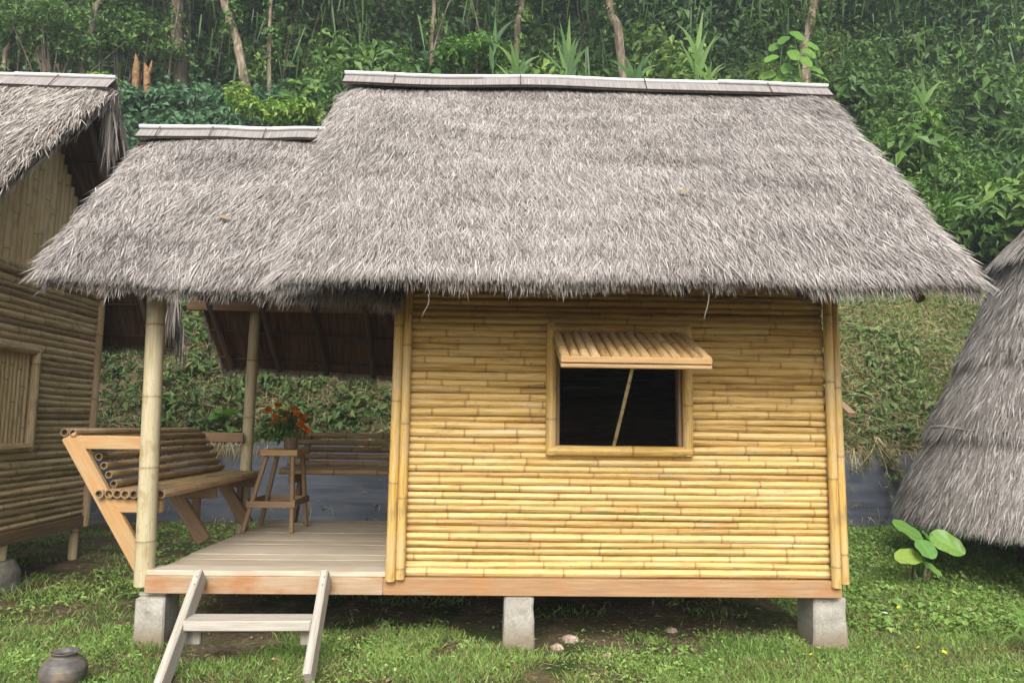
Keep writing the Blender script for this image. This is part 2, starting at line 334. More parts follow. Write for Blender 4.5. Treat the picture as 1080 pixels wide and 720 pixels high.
# ------------------------------------------------------------------ objects
def tag(o, label=None, cat=None, group=None, kind=None):
    if label: o['label'] = label
    if cat: o['category'] = cat
    if group: o['group'] = group
    if kind: o['kind'] = kind
    return o
def thing(name, loc, label, cat, group=None):
    o = bpy.data.objects.new(name, None); C.objects.link(o); o.location = Vector(loc); o.empty_display_size = .2
    return tag(o, label, cat, group)

# ------------------------------------------------------------------ thatch
def wisp(mb, p, L, mi=0):                       # one loose curling straw
    t = np.linspace(0, 1, 8); a, b = R.normal(0, .25, 2); P = np.asarray(p)+np.stack((a*t*L+np.sin(t*R.uniform(2, 5))*L*R.normal(0, .07), (b*t-.1*(1-t))*L, -t*L), 1); w = R.uniform(.0025, .0042)
    S_ = np.cross(nrm(np.gradient(P, axis=0)), np.array((0, -1., .2))); S_ = nrm(S_)*(w*np.clip((1-t)*3+.25, 0, 1)*.5)[:, None]; r = np.arange(7)
    mb.add(np.concatenate((P-S_, P+S_)), np.stack((r, r+1, r+9, r+8), 1), (R.uniform(.3, .8), 0, 0), None, mi)
def thatch_slope(mb, A, B, Dn, Cn, n_straw, thick=.10, under=1, mi=0, core=1, und=2, warm=.5, fringe=1.0, seed=0, Ls=(.07, .16), W=(.0028, .0058), wav=.035, side=(1, 1), fan=0.0, vk=(1, 1)):
    """A,B ridge ends (left,right), Dn,Cn eave ends (left,right); straw batches over a sagging slab"""
    A, B, Dn, Cn = (np.asarray(q, float) for q in (A, B, Dn, Cn))
    nn = nrm(np.cross(Dn-A, B-A)); nn = nn if nn[2] > 0 else -nn
    down = nrm((Dn+Cn)/2-(A+B)/2); acr = nrm(B-A); LL = np.linalg.norm((Dn+Cn)/2-(A+B)/2); WW = np.linalg.norm(B-A)
    def S(u, v):
        u, v = np.asarray(u)[..., None], np.asarray(v)[..., None]
        p = (A*(1-u)+B*u)*(1-v)+(Dn*(1-u)+Cn*u)*v
        x = u[..., 0]*WW; y = v[..., 0]*LL
        h = (fbm(x*1.3+seed, y*1.6, seed)-.5)*wav*2 + .035*np.sin(np.clip(v[..., 0], 0, 1)*math.pi)
        e = np.minimum(np.clip(u[..., 0], 0, 1), 1-np.clip(u[..., 0], 0, 1))*WW
        h = h-.05*np.exp(-e/.06)
        return p+nn*h[..., None]
    nu, nv = 40, 24; uu, vv = np.meshgrid(np.linspace(0.006, .994, nu), np.linspace(0, .985, nv), indexing='ij')
    T = S(uu, vv); Bt = T-nn*thick; i, j = np.meshgrid(np.arange(nu-1), np.arange(nv-1), indexing='ij'); b = (i*nv+j).ravel(); q = np.stack((b, b+1, b+nv+1, b+nv), 1)
    mb.add(T.reshape(-1, 3), q, (.5, 0, 0), None, core, True); mb.add(Bt.reshape(-1, 3), q[:, ::-1], (.5, 0, 0), np.stack((uu.ravel()*WW, vv.ravel()*LL), 1), und, True)
    for a_, b_ in ((T[0], Bt[0]), (T[-1], Bt[-1]), (T[:, 0], Bt[:, 0]), (T[:, -1], Bt[:, -1])):
        k = len(a_); v = np.concatenate((a_, b_)); r = np.arange(k-1); mb.add(v, np.stack((r, r+1, r+1+k, r+k), 1), (.5, 0, 0), None, core)
    # tufts over the face
    tuf = 2; nt_ = n_straw//tuf; u = R.uniform(-.004, 1.004, nt_); v = R.uniform(.0, 1.0, nt_)
    course = .30/LL; v = v - .35*course*(np.sin((v/course)*2*math.pi)*.35)
    lean = R.normal(0, .16, nt_)+(fbm(u*WW*1.1, v*LL*1.1, seed+9)-.5)*.5+fan*(u-.5); lift = R.uniform(.0, .022, nt_)
    u = np.repeat(u, tuf)+R.normal(0, .008/WW*2, nt_*tuf); v = np.repeat(v, tuf)+R.normal(0, .015, nt_*tuf)/LL; k = len(u)
    lean = np.repeat(lean, tuf)+R.normal(0, .19, k)
    ok = v < 1.0; u, v, lean = u[ok], v[ok], lean[ok]; lift = np.repeat(lift, tuf)[ok]; k = len(u)
    P = S(np.clip(u, 0, 1), np.clip(v, 0, 1))+nn*(lift+R.uniform(-.012, .012, k))[:, None]
    P += acr*np.where(u < .5, np.minimum(u, 0), np.maximum(u-1, 0))[:, None]*WW
    edge = np.exp(-np.minimum(u, 1-u)*WW/.07)*np.where(u < .5, -1, 1)*R.uniform(-.1, .3, k)
    D = nrm(down+acr*(lean+edge)[:, None]+nn*(R.normal(.05, .075, k))[:, None])
    L = R.uniform(*Ls, k); tint = np.clip(.5+(fbm(u*WW*2.2, v*LL*2.6, seed+4)-.5)*.9+R.normal(0, .15, k), 0, 1)
    tint = tint-.18*np.exp(-((np.mod(v/course, 1)-.5)/.10)**2)*(vnoise(u*WW*3, v*9, seed+2) > .45)
    L = np.where(v*LL+L > LL+.04, np.maximum(LL+.04+R.uniform(0, .08, k)-v*LL, .05), L)
    blades(mb, P, D, np.broadcast_to(nn, (k, 3)), L, R.uniform(*W, k), tint, .12, mi)
    # eave fringe hanging from the whole thickness
    nf = int(WW*1700*fringe); u = R.uniform(-.002, 1.002, nf); d = R.random(nf)
    P = S(np.clip(u, .002, .998), np.full(nf, 1.0)-R.uniform(.0, .07, nf)/LL)-nn*(d*thick*.6)[:, None]
    lp = .04+.035*vnoise(u*WW*7, u*0, seed+3)+.025*vnoise(u*WW*2, u*0, seed+6)
    D = nrm(down+acr*(R.normal(0, .25, nf)+fan*(u-.5))[:, None]+np.array((0, 0, -1))*(R.uniform(0, .7, nf))[:, None])
    blades(mb, P, D, np.broadcast_to(nn, (nf, 3)), lp*R.uniform(.6, 1.6, nf), R.uniform(W[0], W[1], nf), np.clip(R.normal(.55, .2, nf)-d*.12, 0, 1), .30, mi)
    # verge straws
    for side_u, on in ((0.0, side[0]), (1.0, side[1])):
        if not on: continue
        sg_ = side_u == 0.0
        ns = int(LL*260*vk[0 if sg_ else 1]); v = R.random(ns); sg = -1 if side_u == 0 else 1
        P = S(np.full(ns, side_u), v)-nn*(R.random(ns)*thick)[:, None]; D = nrm(down+acr*(sg*R.uniform(-.1, .35, ns))[:, None]+nn*R.normal(0, .15, ns)[:, None])
        blades(mb, P, D, np.broadcast_to(nn, (ns, 3)), R.uniform(.05, .12, ns), R.uniform(*W, ns), R.normal(.45, .15, ns).clip(0, 1), .3, mi)
    return S, nn, down, acr
def ridge_band(parent, A, B, downF, downB, h, mats=True, wob=.012, polr=.017, seed=0, pole_seg=None):
    """folded mat over the ridge with a thin dark slat along its lower edge and a whitened pole on top"""
    A, B = np.asarray(A, float), np.asarray(B, float); n = 40; t = np.linspace(0, 1, n); P = A+np.outer(t, B-A)
    wz = (vnoise(t*5+seed, t*0, seed)-.5)*wob*2; P[:, 2] += wz+(vnoise(t*2.2+seed*3, t*0, seed+20)-.5)*wob*1.6
    nf, nb = nrm(np.cross(B-A, downF)), nrm(np.cross(B-A, downB)); nf = nf if nf[2] > 0 else -nf; nb = nb if nb[2] > 0 else -nb
    o = P+np.array((0, 0, .072)); hf = h*(1+.10*(vnoise(t*9, t*0, seed+1)-.5))
    F1 = P+downF*hf[:, None]+nf*.046; B1 = P+downB*h+nb*.046; F0 = F1-nf*.012; Lx = np.linalg.norm(B-A)
    V = np.concatenate((B1, o, F1, F0)); r = np.arange(n-1); q = np.concatenate([np.stack((r+a*n, r+1+a*n, r+1+(a+1)*n, r+(a+1)*n), 1) for a in range(3)])
    uv = np.concatenate([np.stack((t*Lx, np.full(n, y)), 1) for y in (-h, 0, h, h+.01)])
    mb = MB(); mb.add(V, q, (.5, 0, 0), uv, 0, False); cap = mb.build('ridge_cap', M['ridge'], parent)
    mb = MB(); sweep(mb, F1+nf*.004+downF*.002, .0055, 5, .3); mb.build('binding_slat', M['wood_dark'], cap)
    cuts = [0, .46, 1.0] if Lx < 3 else [0, .30, .77, 1.0]
    for a_, b_ in zip(cuts[:-1], cuts[1:]):
        i0, i1 = int(a_*(n-1)), int(b_*(n-1))+1; mb = MB(); sweep(mb, o[i0:i1]+np.array((0, -.006+R.normal(0, .004), polr*.45+R.uniform(0, .006))), polr*np.linspace(1.08, .9, i1-i0), 8, .5); mb.build('ridge_pole', M['white'], cap)
    for q in (.12, .38, .63, .88):
        i0 = int(q*(n-1)); mb = MB(); sweep(mb, [F1[i0]+nf*.012, o[i0]+np.array((0, -polr-.008, .01)), o[i0]+np.array((0, 0, polr*1.6+.01)), B1[i0]+nb*.01], .004, 5, .3); mb.build('tie', M['wood_dark'], cap)
    return cap

# ================================================================== SETTING
def terrain():
    ys = np.concatenate((np.linspace(-120, -8, 12), np.linspace(-6, 4.4, 70), [4.43, 4.5, 4.6], np.linspace(4.8, 24, 70), np.linspace(27, 60, 10), np.linspace(80, 300, 6)))
    xs = np.concatenate((np.linspace(-300, -22, 12), np.linspace(-20, 20, 170), np.linspace(22, 300, 12)))
    X, Y = np.meshgrid(xs, ys, indexing='ij'); V = np.stack((X, Y, ground(X, Y)), -1).reshape(-1, 3)
    n, w = len(xs), len(ys); i, j = np.meshgrid(np.arange(n-1), np.arange(w-1), indexing='ij'); b = (i*w+j).ravel()
    mb = MB(); cc = np.zeros((len(V), 3)); cc[:, 0] = np.clip((V[:, 1]-6.6)/1.2, 0, 1)
    mb.add(V, np.stack((b, b+w, b+w+1, b+1), 1), cc, None, 0, True)
    tag(mb.build('ground', M['soil']), 'sloping earth ground rising into the jungle hillside', kind='structure')
terrain()

# plastic sheeting over the cut foot of the bank
def sheeting():
    xs = np.linspace(-9, 9, 181); hs = np.linspace(0, 1, 9); X, H = np.meshgrid(xs, hs, indexing='ij')
    top = 1.17+.07*(vnoise(X*.9, X*0, 4)-.5)*2; Z = .16+H*(top-.16); Yy = 4.40+.05*(fbm(X*1.5, Z*6, 8)-.5)-.0*H
    V = np.stack((X, Yy, Z), -1); V2 = V.copy(); V2[..., 1] += .02; V2[..., 0] += 0
    n, w = V.shape[:2]; i, j = np.meshgrid(np.arange(n-1), np.arange(w-1), indexing='ij'); b = (i*w+j).ravel(); q = np.stack((b, b+w, b+w+1, b+1), 1)
    mb = MB(); mb.add(V.reshape(-1, 3), q, (.5, 0, 0), None, 0, True); mb.add(V2.reshape(-1, 3), q[:, ::-1], (.5, 0, 0), None, 0, True)
    tp = np.concatenate((V[:, -1], V2[:, -1])); r = np.arange(n-1); mb.add(tp, np.stack((r, r+1, r+1+n, r+n), 1))
    tag(mb.build('plastic_sheet', M['plastic']), 'dark blue-black plastic sheeting covering the foot of the bank behind the huts', 'plastic sheet')
sheeting()

# ------------------------------------------------------------------ grass and brush
def in_rect(n, x0, x1, y0, y1): return R.uniform(x0, x1, n), R.uniform(y0, y1, n)
def soil_mask(x, y): return fbm(x*1.9+3, y*2.6, 21, 3)
def lawn():
    mb = MB()
    for n, rc, h, thr in ((125000, (-4.3, 4.6, -.95, .35), (.018, .055), .545), (60000, (2.1, 7.2, .35, 4.36), (.03, .07), .80), (26000, (-6.0, -2.15, .35, 4.36), (.02, .06), .47), (9000, (-2.2, 2.2, .35, 2.4), (.02, .06), .42)):
        x, y = in_rect(n, *rc); s = soil_mask(x, y)
        thr_ = thr+.17*np.clip((x-1.2)/1.5, 0, 1)+.06*np.clip((-.1-y)/.3, 0, 1)+.05*np.clip((-x-2.2)/.5, 0, 1)*(y < .3)-.20*np.clip(1-abs(y-.02)/.26, 0, 1)*(x < 1.9)*(x > -2.2)
        keep = (s < thr_+R.normal(0, .05, n)) & (R.random(n) < 1.0); x, y = x[keep], y[keep]; k = len(x)
        P = np.stack((x, y, ground(x, y)-.004), 1); a = R.uniform(0, 6.28, k); ln = R.uniform(.25, 1.3, k)
        D = np.stack((np.cos(a)*ln, np.sin(a)*ln, np.ones(k)), 1); t = .42+(fbm(x*1.5, y*1.5, 31)-.5)*.9+R.normal(0, .17, k)
        big = .7+.8*fbm(x*2.3, y*2.3, 44)
        blades(mb, P, D, rnd(k), R.uniform(*h, k)*big*1.25, R.uniform(.003, .0065, k)*(1.0+.35*(y > 1)), t.clip(0, 1), .25, 0, np.where(R.random(k) < .10+.30*np.clip(s[keep]-.33, 0, .3)/.2, R.uniform(.4, 1, k), 0))
    # small broad leaves among the blades
    for n, rc, thr, sz in ((22000, (-4.3, 4.6, -.95, .35), .44, .02), (30000, (2.1, 7.2, .3, 4.36), .75, .034), (7000, (-6, -2.2, .35, 4.36), .45, .04)):
        x, y = in_rect(n, *rc); s = fbm(x*1.3+9, y*1.3, 61); keep = s < thr+R.normal(0, .05, n)+.1*np.clip((x-1.5), 0, 1); x, y = x[keep], y[keep]; k = len(x)
        P = np.stack((x, y, ground(x, y)+R.uniform(.004, .05, k)), 1); D = rnd(k)*(1, 1, .35); L = sz*R.uniform(.5, 1.4, k)
        leaves(mb, P, D, nrm(rnd(k)*.5+(0, -.1, 1)), L, L*.7, (.40+(fbm(x*2, y*2, 71)-.5)*.7+R.normal(0, .13, k)).clip(0, 1), .15)
    for fx in (-2.05, .12, 2.05):
        k = 420; x = fx+R.normal(0, .13, k); y = -.075+R.normal(0, .03, k); P = np.stack((x, y, ground(x, y)-.004), 1)
        blades(mb, P, np.stack((R.normal(0, .4, k), R.normal(-.3, .3, k), np.ones(k)), 1), rnd(k), R.uniform(.03, .095, k), R.uniform(.003, .006, k), R.uniform(.2, .8, k), .3, 0, (R.random(k) < .2)*.8)
    n = 260; x, y = in_rect(n, -4.2, 4.6, -.95, .5); kp = soil_mask(x, y) < .52; x, y = x[kp], y[kp]; n = len(x)
    clumps(mb, np.stack((x, y, ground(x, y)+.015), 1), R.uniform(.03, .085, n), 30, .035, R.uniform(.25, .75, n), flat=.4, upb=.9, asp=.5)
    n = 260; x, y = in_rect(n, 2.3, 7, .4, 4.3); clumps(mb, np.stack((x, y, ground(x, y)+.03), 1), R.uniform(.05, .16, n), 40, .045, R.uniform(.25, .65, n), flat=.5, upb=.9, asp=.7)
    tag(mb.build('grass', M['grass']), 'short patchy green lawn grass around the huts', 'grass', kind='stuff')
    mb = MB(); n = 900; x, y = in_rect(n, -5, 4.6, -.9, 1.4); keep = soil_mask(x, y) > .42; x, y = x[keep], y[keep]; k = len(x)
    P = np.stack((x, y, ground(x, y)+R.uniform(.004, .02, k)), 1); L = R.uniform(.02, .06, k)
    leaves(mb, P, rnd(k)*(1, 1, .15), nrm(rnd(k)*.4+(0, 0, 1)), L, L*.45, R.random(k), .2, dry=0)
    n = 3500; x, y = in_rect(n, -5, 3.6, -.9, 1.2); keep = soil_mask(x, y) > .46; x, y = x[keep], y[keep]; k = len(x)
    P = np.stack((x, y, ground(x, y)+.006), 1); blades(mb, P, rnd(k)*(1, 1, .12), np.tile((0, 0, 1.), (k, 1)), R.uniform(.03, .10, k), .003, R.random(k), 0)
    tag(mb.build('dead_leaves', M['dry']), 'dry fallen leaves and straw scattered on bare soil', 'leaf litter', kind='stuff')
lawn()

def brush():
    # scrubby bank between the plastic and the terrace
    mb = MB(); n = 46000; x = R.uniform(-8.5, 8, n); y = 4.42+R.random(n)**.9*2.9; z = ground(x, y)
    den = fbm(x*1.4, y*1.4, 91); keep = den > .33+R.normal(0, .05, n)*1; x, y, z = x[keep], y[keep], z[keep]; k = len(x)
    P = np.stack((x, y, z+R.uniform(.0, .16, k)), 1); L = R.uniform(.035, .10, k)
    leaves(mb, P, rnd(k)+(0, -.3, 0), nrm(rnd(k)*.6+(0, -.5, .6)), L, L*.5, (.42-.16*(x < .5)+(fbm(x*1.1, y*1.1, 95)-.5)*1.0+R.normal(0, .15, k)).clip(0, 1), .2, dry=(R.random(k) < .16)*.8)  # left-hand leaves get a darker tint: shade behind the porch put into colour
    # broader weeds at the left, behind the porch
    n = 300; x = R.uniform(-8, -1.0, n); y = R.uniform(4.6, 7.0, n); cen = np.stack((x, y, ground(x, y)+.12), 1)
    clumps(mb, cen, R.uniform(.12, .3, n), 34, .11, .20+.3*R.random(n), flat=.7, dryp=.05)
    n = 210; x = R.uniform(2.0, 6, n); y = R.uniform(4.7, 6.4, n); cen = np.stack((x, y, ground(x, y)+.06), 1)
    clumps(mb, cen, R.uniform(.1, .25, n), 30, R.choice([.07, .10, .13], n), .45+.35*R.random(n), flat=.6, dryp=.1)
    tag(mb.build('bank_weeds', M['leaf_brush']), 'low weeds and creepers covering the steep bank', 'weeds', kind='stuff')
    mb = MB(); n = 30000; x = np.where(R.random(n) < .22, R.uniform(2, 7, n), R.uniform(-8, 8, n)); y = 4.42+R.random(n)*2.7; keep = fbm(x*1.2+7, y*1.7, 101) > .40; x, y = x[keep], y[keep]; k = len(x)
    P = np.stack((x, y, ground(x, y)+R.uniform(0, .12, k)), 1); D = np.stack((R.normal(0, .6, k), R.normal(-.5, .4, k), R.normal(-.15, .5, k)), 1)
    blades(mb, P, D, nrm(rnd(k)+(0, -1, 1)), R.uniform(.10, .34, k), R.uniform(.004, .009, k), R.random(k), .4)
    n = 500; x = R.uniform(-8, 8, n); P = np.stack((x, np.full(n, 4.44), np.full(n, 1.16)), 1); D = np.stack((R.normal(0, .4, n), R.uniform(-.5, -.1, n), R.normal(.0, .5, n)), 1)
    keep = vnoise(x*2, x*0, 12) > .45; blades(mb, P[keep], D[keep], nrm(rnd(keep.sum())+(0, -1, 1)), R.uniform(.1, .3, keep.sum()), .006, R.random(keep.sum()), .9)
    n = 260; x = R.uniform(-8, 6.5, n); kp = vnoise(x*1.4, x*0, 19) > .42; x = x[kp]; k = len(x)
    for q in x: 
        g_n = 10; P = np.stack((q+R.normal(0, .05, g_n), np.full(g_n, 4.41), np.full(g_n, 1.18)+R.normal(0, .02, g_n)), 1); blades(mb, P, np.stack((R.normal(0, .35, g_n), R.uniform(-.35, -.08, g_n), -np.ones(g_n)*.6), 1), rnd(g_n)+(0, -1, 0), R.uniform(.06, .28, g_n)*R.uniform(.5, 1.3), R.uniform(.005, .012, g_n), R.random(g_n), .4)
    tag(mb.build('dry_brush', M['dry']), 'dry straw and cut stalks lying over the bank', 'dry grass', kind='stuff')
    mb = MB(); n = 34000; x = R.uniform(1.5, 9, n); y = R.uniform(5.9, 7.6, n); P = np.stack((x, y, ground(x, y)), 1)
    D = np.stack((R.normal(0, .5, n), R.normal(-.3, .4, n), np.ones(n)), 1); t = (.62+(fbm(x, y, 111)-.5)+R.normal(0, .15, n)).clip(0, 1)
    blades(mb, P, D, rnd(n), R.uniform(.05, .16, n), R.uniform(.006, .012, n), t, .4)
    n = 42000; x = R.uniform(2.0, 7, n); y = R.uniform(4.7, 6.4, n); kp = fbm(x*1.5, y*1.9, 131) > .40; x, y = x[kp], y[kp]; n = len(x); P = np.stack((x, y, ground(x, y)), 1)
    D = np.stack((R.normal(0, .5, n), R.normal(-.5, .4, n), np.ones(n)*.8), 1); blades(mb, P, D, rnd(n), R.uniform(.04, .13, n), R.uniform(.005, .01, n), (.6+R.normal(0, .2, n)).clip(0, 1), .5, 0, (R.random(n) < .4)*R.uniform(.3, .9, n))
    tag(mb.build('terrace_grass', M['grass']), 'light green grass strip on the terrace above the right bank', 'grass', kind='stuff')
brush()

def jungle():
    mb = MB()                                                           # bluish creepers on the left slope
    n = 520; x = R.uniform(-12, 0, n); y = R.uniform(7.3, 12.2, n); cen = np.stack((x, y, ground(x, y)+R.uniform(.0, .3, n)), 1)
    clumps(mb, cen, R.uniform(.3, .6, n), 150, .15, .50+(fbm(x*.8, y*.8, 5)-.5)*.7, flat=.65, asp=.65)
    tag(mb.build('creeper_cover', M['leaf_blue']), 'blue-green creepers matting the slope behind the porch roof', 'creepers', kind='stuff')
    mb = MB()                                                           # shrubs of the hillside
    n = 900; x = R.uniform(-2, 14, n); y = R.uniform(7.6, 15.5, n); k = np.clip((x+2)/5, .15, 1); keep = R.random(n) < k; x, y = x[keep], y[keep]; n = len(x)
    cen = np.stack((x, y, ground(x, y)+R.uniform(.1, .6, n)+1.9*np.clip(fbm(x*.9, y*.9, 41)-.42, 0, 1)*2.2), 1)
    clumps(mb, cen, R.uniform(.3, .75, n), 170, R.choice([.09, .13, .17, .26], n), .44+(fbm(x*.7, y*.7, 15)-.45)*1.5, flat=.9, asp=.5)
    n = 380; x = R.uniform(-4, 5, n); y = R.uniform(9.5, 14.5, n); cen = np.stack((x, y, ground(x, y)+R.uniform(.1, 1.3, n)), 1)
    clumps(mb, cen, R.uniform(.35, .75, n), 150, R.choice([.09, .14, .2, .28], n), .38+(fbm(x*.7, y*.7, 25)-.45)*.9, flat=.95)
    # hanging sprays
    n = 6000; x = R.uniform(2, 13, n); y = R.uniform(8, 14, n); P = np.stack((x, y, ground(x, y)+R.uniform(.5, 1.8, n)), 1)
    D = rnd(n)+(0, -.4, .2); blades(mb, P, D, rnd(n), R.uniform(.15, .45, n), R.uniform(.01, .022, n), (.5+R.normal(0, .2, n)).clip(0, 1), .8)
    n = 150; x = np.where(R.random(n) < .65, R.uniform(3.2, 11, n), R.uniform(-3, 5, n)); y = R.uniform(7.6, 13.5, n); cen = np.stack((x, y, ground(x, y)+R.uniform(.4, 1.3, n)), 1)
    clumps(mb, cen, R.uniform(.22, .5, n), 90, .15, .25+.4*R.random(n), flat=.55, mi=1, upb=.9)
    n = 60; x = R.uniform(-2, 11, n); y = R.uniform(8, 13.5, n)                                     # arching blades here and there
    for a, b in zip(x, y):
        k = 9; P = np.tile((a, b, float(ground(a, b))+R.uniform(.5, 1.1)), (k, 1)); blades(mb, P, np.stack((R.normal(0, .6, k), R.normal(-.2, .4, k), np.ones(k)), 1), rnd(k), R.uniform(.3, .75, k), R.uniform(.03, .06, k), R.uniform(.2, .8, k), .5, 1)
    tag(mb.build('undergrowth', [M['leaf'], M['leaf_bright']]), 'dense tangled jungle undergrowth covering the hillside', 'undergrowth', kind='stuff')
    mb = MB()                                                           # the wood beyond
    n = 760; x = R.uniform(-17, 17, n); y = R.uniform(14, 20, n); cen = np.stack((x, y, ground(x, y)+R.uniform(.4, 5.5, n)), 1)
    clumps(mb, cen, R.uniform(.6, 1.4, n), 170, R.choice([.14, .2, .3], n), .17+(fbm(x*.5, y*.5, 35)-.45)*1.3, flat=1.0, asp=.5)
    n = 3000; x = R.uniform(-14, 13, n); y = R.uniform(11.5, 16, n); P = np.stack((x, y, ground(x, y)+R.uniform(1.2, 5, n)), 1)      # hanging creepers
    kp = vnoise(x*1.7, y*.6, 77) > .5; P = P[kp]; k = len(P); blades(mb, P, np.stack((R.normal(0, .12, k), R.normal(0, .1, k), -np.ones(k)), 1), rnd(k), R.uniform(.3, 1.1, k), R.uniform(.015, .045, k), R.uniform(.0, .4, k), .1)
    for q in range(70):
        x, y = R.uniform(-15, 3), R.uniform(11.8, 15); z = float(ground(x, y)); dx, dy = R.normal(0, .5, 2); s = np.linspace(0, 1, 6)[:, None]; h = R.uniform(2, 4.5)
        sweep(mb, np.array((x, y, z))+s*np.array((dx, dy, h))+s**2*np.array((R.normal(0, .4), 0, 0)), np.linspace(.028, .012, 6)*R.uniform(.5, 1.3), 5, R.uniform(.35, .9), mi=1)
    tag(mb.build('far_forest', [M['leaf'], M['bark']]), 'dark mass of forest trees filling the top of the hillside', 'forest', kind='stuff')
jungle()

# ------------------------------------------------------------------ trees
def tree(name, label, pts, Y, r0, r1, tone, crown=None, group=None, limbs=0, cat='tree', cmat='leaf'):
    W = [at(px, py, Y+dy) for px, py, dy in pts]; b = W[0].copy(); gz = float(ground(b[0], b[1]))
    W[0][2] = min(W[0][2], gz-.1); root = thing(name, (b[0], b[1], gz), label, cat, group)
    Wd = np.array(W); t = np.linspace(0, len(Wd)-1, 22); P = np.stack([np.interp(t, np.arange(len(Wd)), Wd[:, i]) for i in range(3)], 1)
    P[1:, :2] += (np.stack((vnoise(t[1:]*2, t[1:]*0, int(abs(pts[0][0]))), vnoise(t[1:]*2, t[1:]*0+3, 5)), 1)-.5)*r0*.9
    rr = np.linspace(r0, r1, 22); rr[0] *= 1.35; rr[1] *= 1.12
    mb = MB(); sweep(mb, P, rr, 10, tone, jit=.10)
    for q in range(limbs):
        i = R.integers(9, 20); d = nrm(R.normal(size=3)*(1, .6, .3)+(0, 0, .7)); Lb = R.uniform(.6, 1.7); s = np.linspace(0, 1, 7)[:, None]
        sweep(mb, P[i]+d*Lb*s+np.array((0, 0, .35))*s**2*Lb*.4+(vnoise(s*4, s*0, q)-.5)*.1, np.linspace(rr[i]*.55, .012, 7), 6, tone)
    mb.build('trunk', M['bark'], root)
    nv = 9; iv = R.integers(1, 19, nv); mb = MB(); clumps(mb, P[iv]+R.normal(0, .12, (nv, 3))*(1, .7, 1), R.uniform(.12, .34, nv), 46, .11, R.uniform(.3, .7, nv), flat=1.3, asp=.6); mb.build('vines', M['leaf'], root)
    if crown:
        mb = MB(); cn, cr, size, tn, spread, zlo, zhi = crown; T = P[-1]
        cen = np.stack((T[0]+R.normal(0, spread, cn), T[1]+R.normal(0, spread*.7, cn), T[2]+R.uniform(zlo, zhi, cn)), 1)
        clumps(mb, cen, R.uniform(.6, 1.2, cn)*cr, 170, size, tn+R.normal(0, .1, cn), flat=.8); mb.build('crown', M[cmat], root)
    return root
G = 'trees along the forest edge'
tree('tree', 'pale broken trunk with a forked top above the left hut ridge', [(50, 92, 0), (48, 75, 0), (46, 45, 0), (53, 30, 0)], 11.4, .15, .10, 1.35, (4, .25, .12, .55, .18, -.05, .25), G, 0)
tree('tree', 'thin pale crooked trunk bending right above the left hut ridge', [(86, 95, 0), (88, 70, 0), (93, 48, 0), (98, 20, 0), (108, -4, 0), (116, -60, .1)], 11.6, .085, .05, 1.3, (12, .8, .15, .42, 1.0, -.2, 2.2), G, 0)
tree('tree', 'thick dark vine-covered trunk left of the pale leaning one', [(190, 100, 0), (188, 60, 0), (187, 10, 0), (186, -90, .2)], 12.3, .17, .13, .55, (16, .9, .16, .40, 1.2, -1.0, 2.2), G, 0)
tree('tree', 'pale trunk leaning left over the porch roof slope', [(264, 98, 0), (258, 75, 0), (248, 42, 0), (240, 20, 0), (233, -20, .1), (222, -80, .3)], 11.5, .11, .08, 1.3, (14, .8, .15, .42, 1.1, -.5, 2.2), G, 0)
tree('tree', 'slender straight pale sapling trunk right of the leaning trunk', [(284, 98, 0), (283, 50, 0), (286, 0, 0), (289, -70, 0)], 11.6, .05, .035, 1.0, (10, .6, .14, .36, .8, -.2, 1.8), G, 0)
tree('tree', 'short pale leaning snag at the far left picture edge', [(6, 95, 0), (5, 68, 0), (10, 45, 0), (9, 28, 0)], 11.3, .06, .035, 1.25, (5, .35, .12, .5, .2, -.1, .3), G, 0)
tree('tree', 'slim grey trunk left of centre above the main ridge', [(457, 90, 0), (456, 40, 0), (458, -5, 0), (460, -70, 0)], 12.0, .06, .045, .9, (10, .8, .15, .38, 1.0, -.3, 2), G, 0)
tree('tree', 'small brown crooked trunk at centre top above the ridge', [(538, 90, 0), (545, 40, 0), (550, 8, 0), (560, -50, 0)], 12.4, .09, .06, .75, (12, .8, .15, .40, 1.1, -.4, 2), G, 0)
tree('tree', 'split brownish trunk above the ridge between two reed clumps', [(662, 70, 0), (655, 42, 0), (646, 15, 0), (641, -10, 0), (632, -70, 0)], 11.2, .11, .07, 1.0, (12, .9, .15, .42, 1.1, -.3, 2), G, 0)
tree('tree', 'sturdy grey-brown trunk beside the broad-leaved sapling', [(843, 80, 0), (849, 45, 0), (857, 10, 0), (863, -20, 0), (870, -80, .1)], 10.2, .105, .085, 1.05, (14, .9, .15, .45, 1.2, -.3, 2.2), G, 0)
for (x, y, yt, xt, lab) in ((144, 92, 57, 143, 'orange-brown pointed stump, left one of the pair below the vine-covered trunk'), (157, 96, 66, 152, 'orange-brown forked stump, right one of the pair below the vine-covered trunk')):
    b = at(x, y, 11.1); t_ = at(xt, yt, 11.1); gz = float(ground(b[0], b[1])); s = thing('tree_stump', (b[0], b[1], gz), lab, 'stump', 'orange-brown stumps')
    mb = MB(); sweep(mb, [(b[0], b[1], gz-.1), b*.6+t_*.4, b*.25+t_*.75+(.03, 0, 0), t_], [.085, .075, .06, .012], 9, jit=.15)
    if xt == 152: sweep(mb, [b*.5+t_*.5, b*.3+t_*.7+(.10, 0, 0), t_+(.17, 0, .05)], [.05, .045, .012], 8, jit=.15)
    mb.build('stump_wood', M['stump'], s)

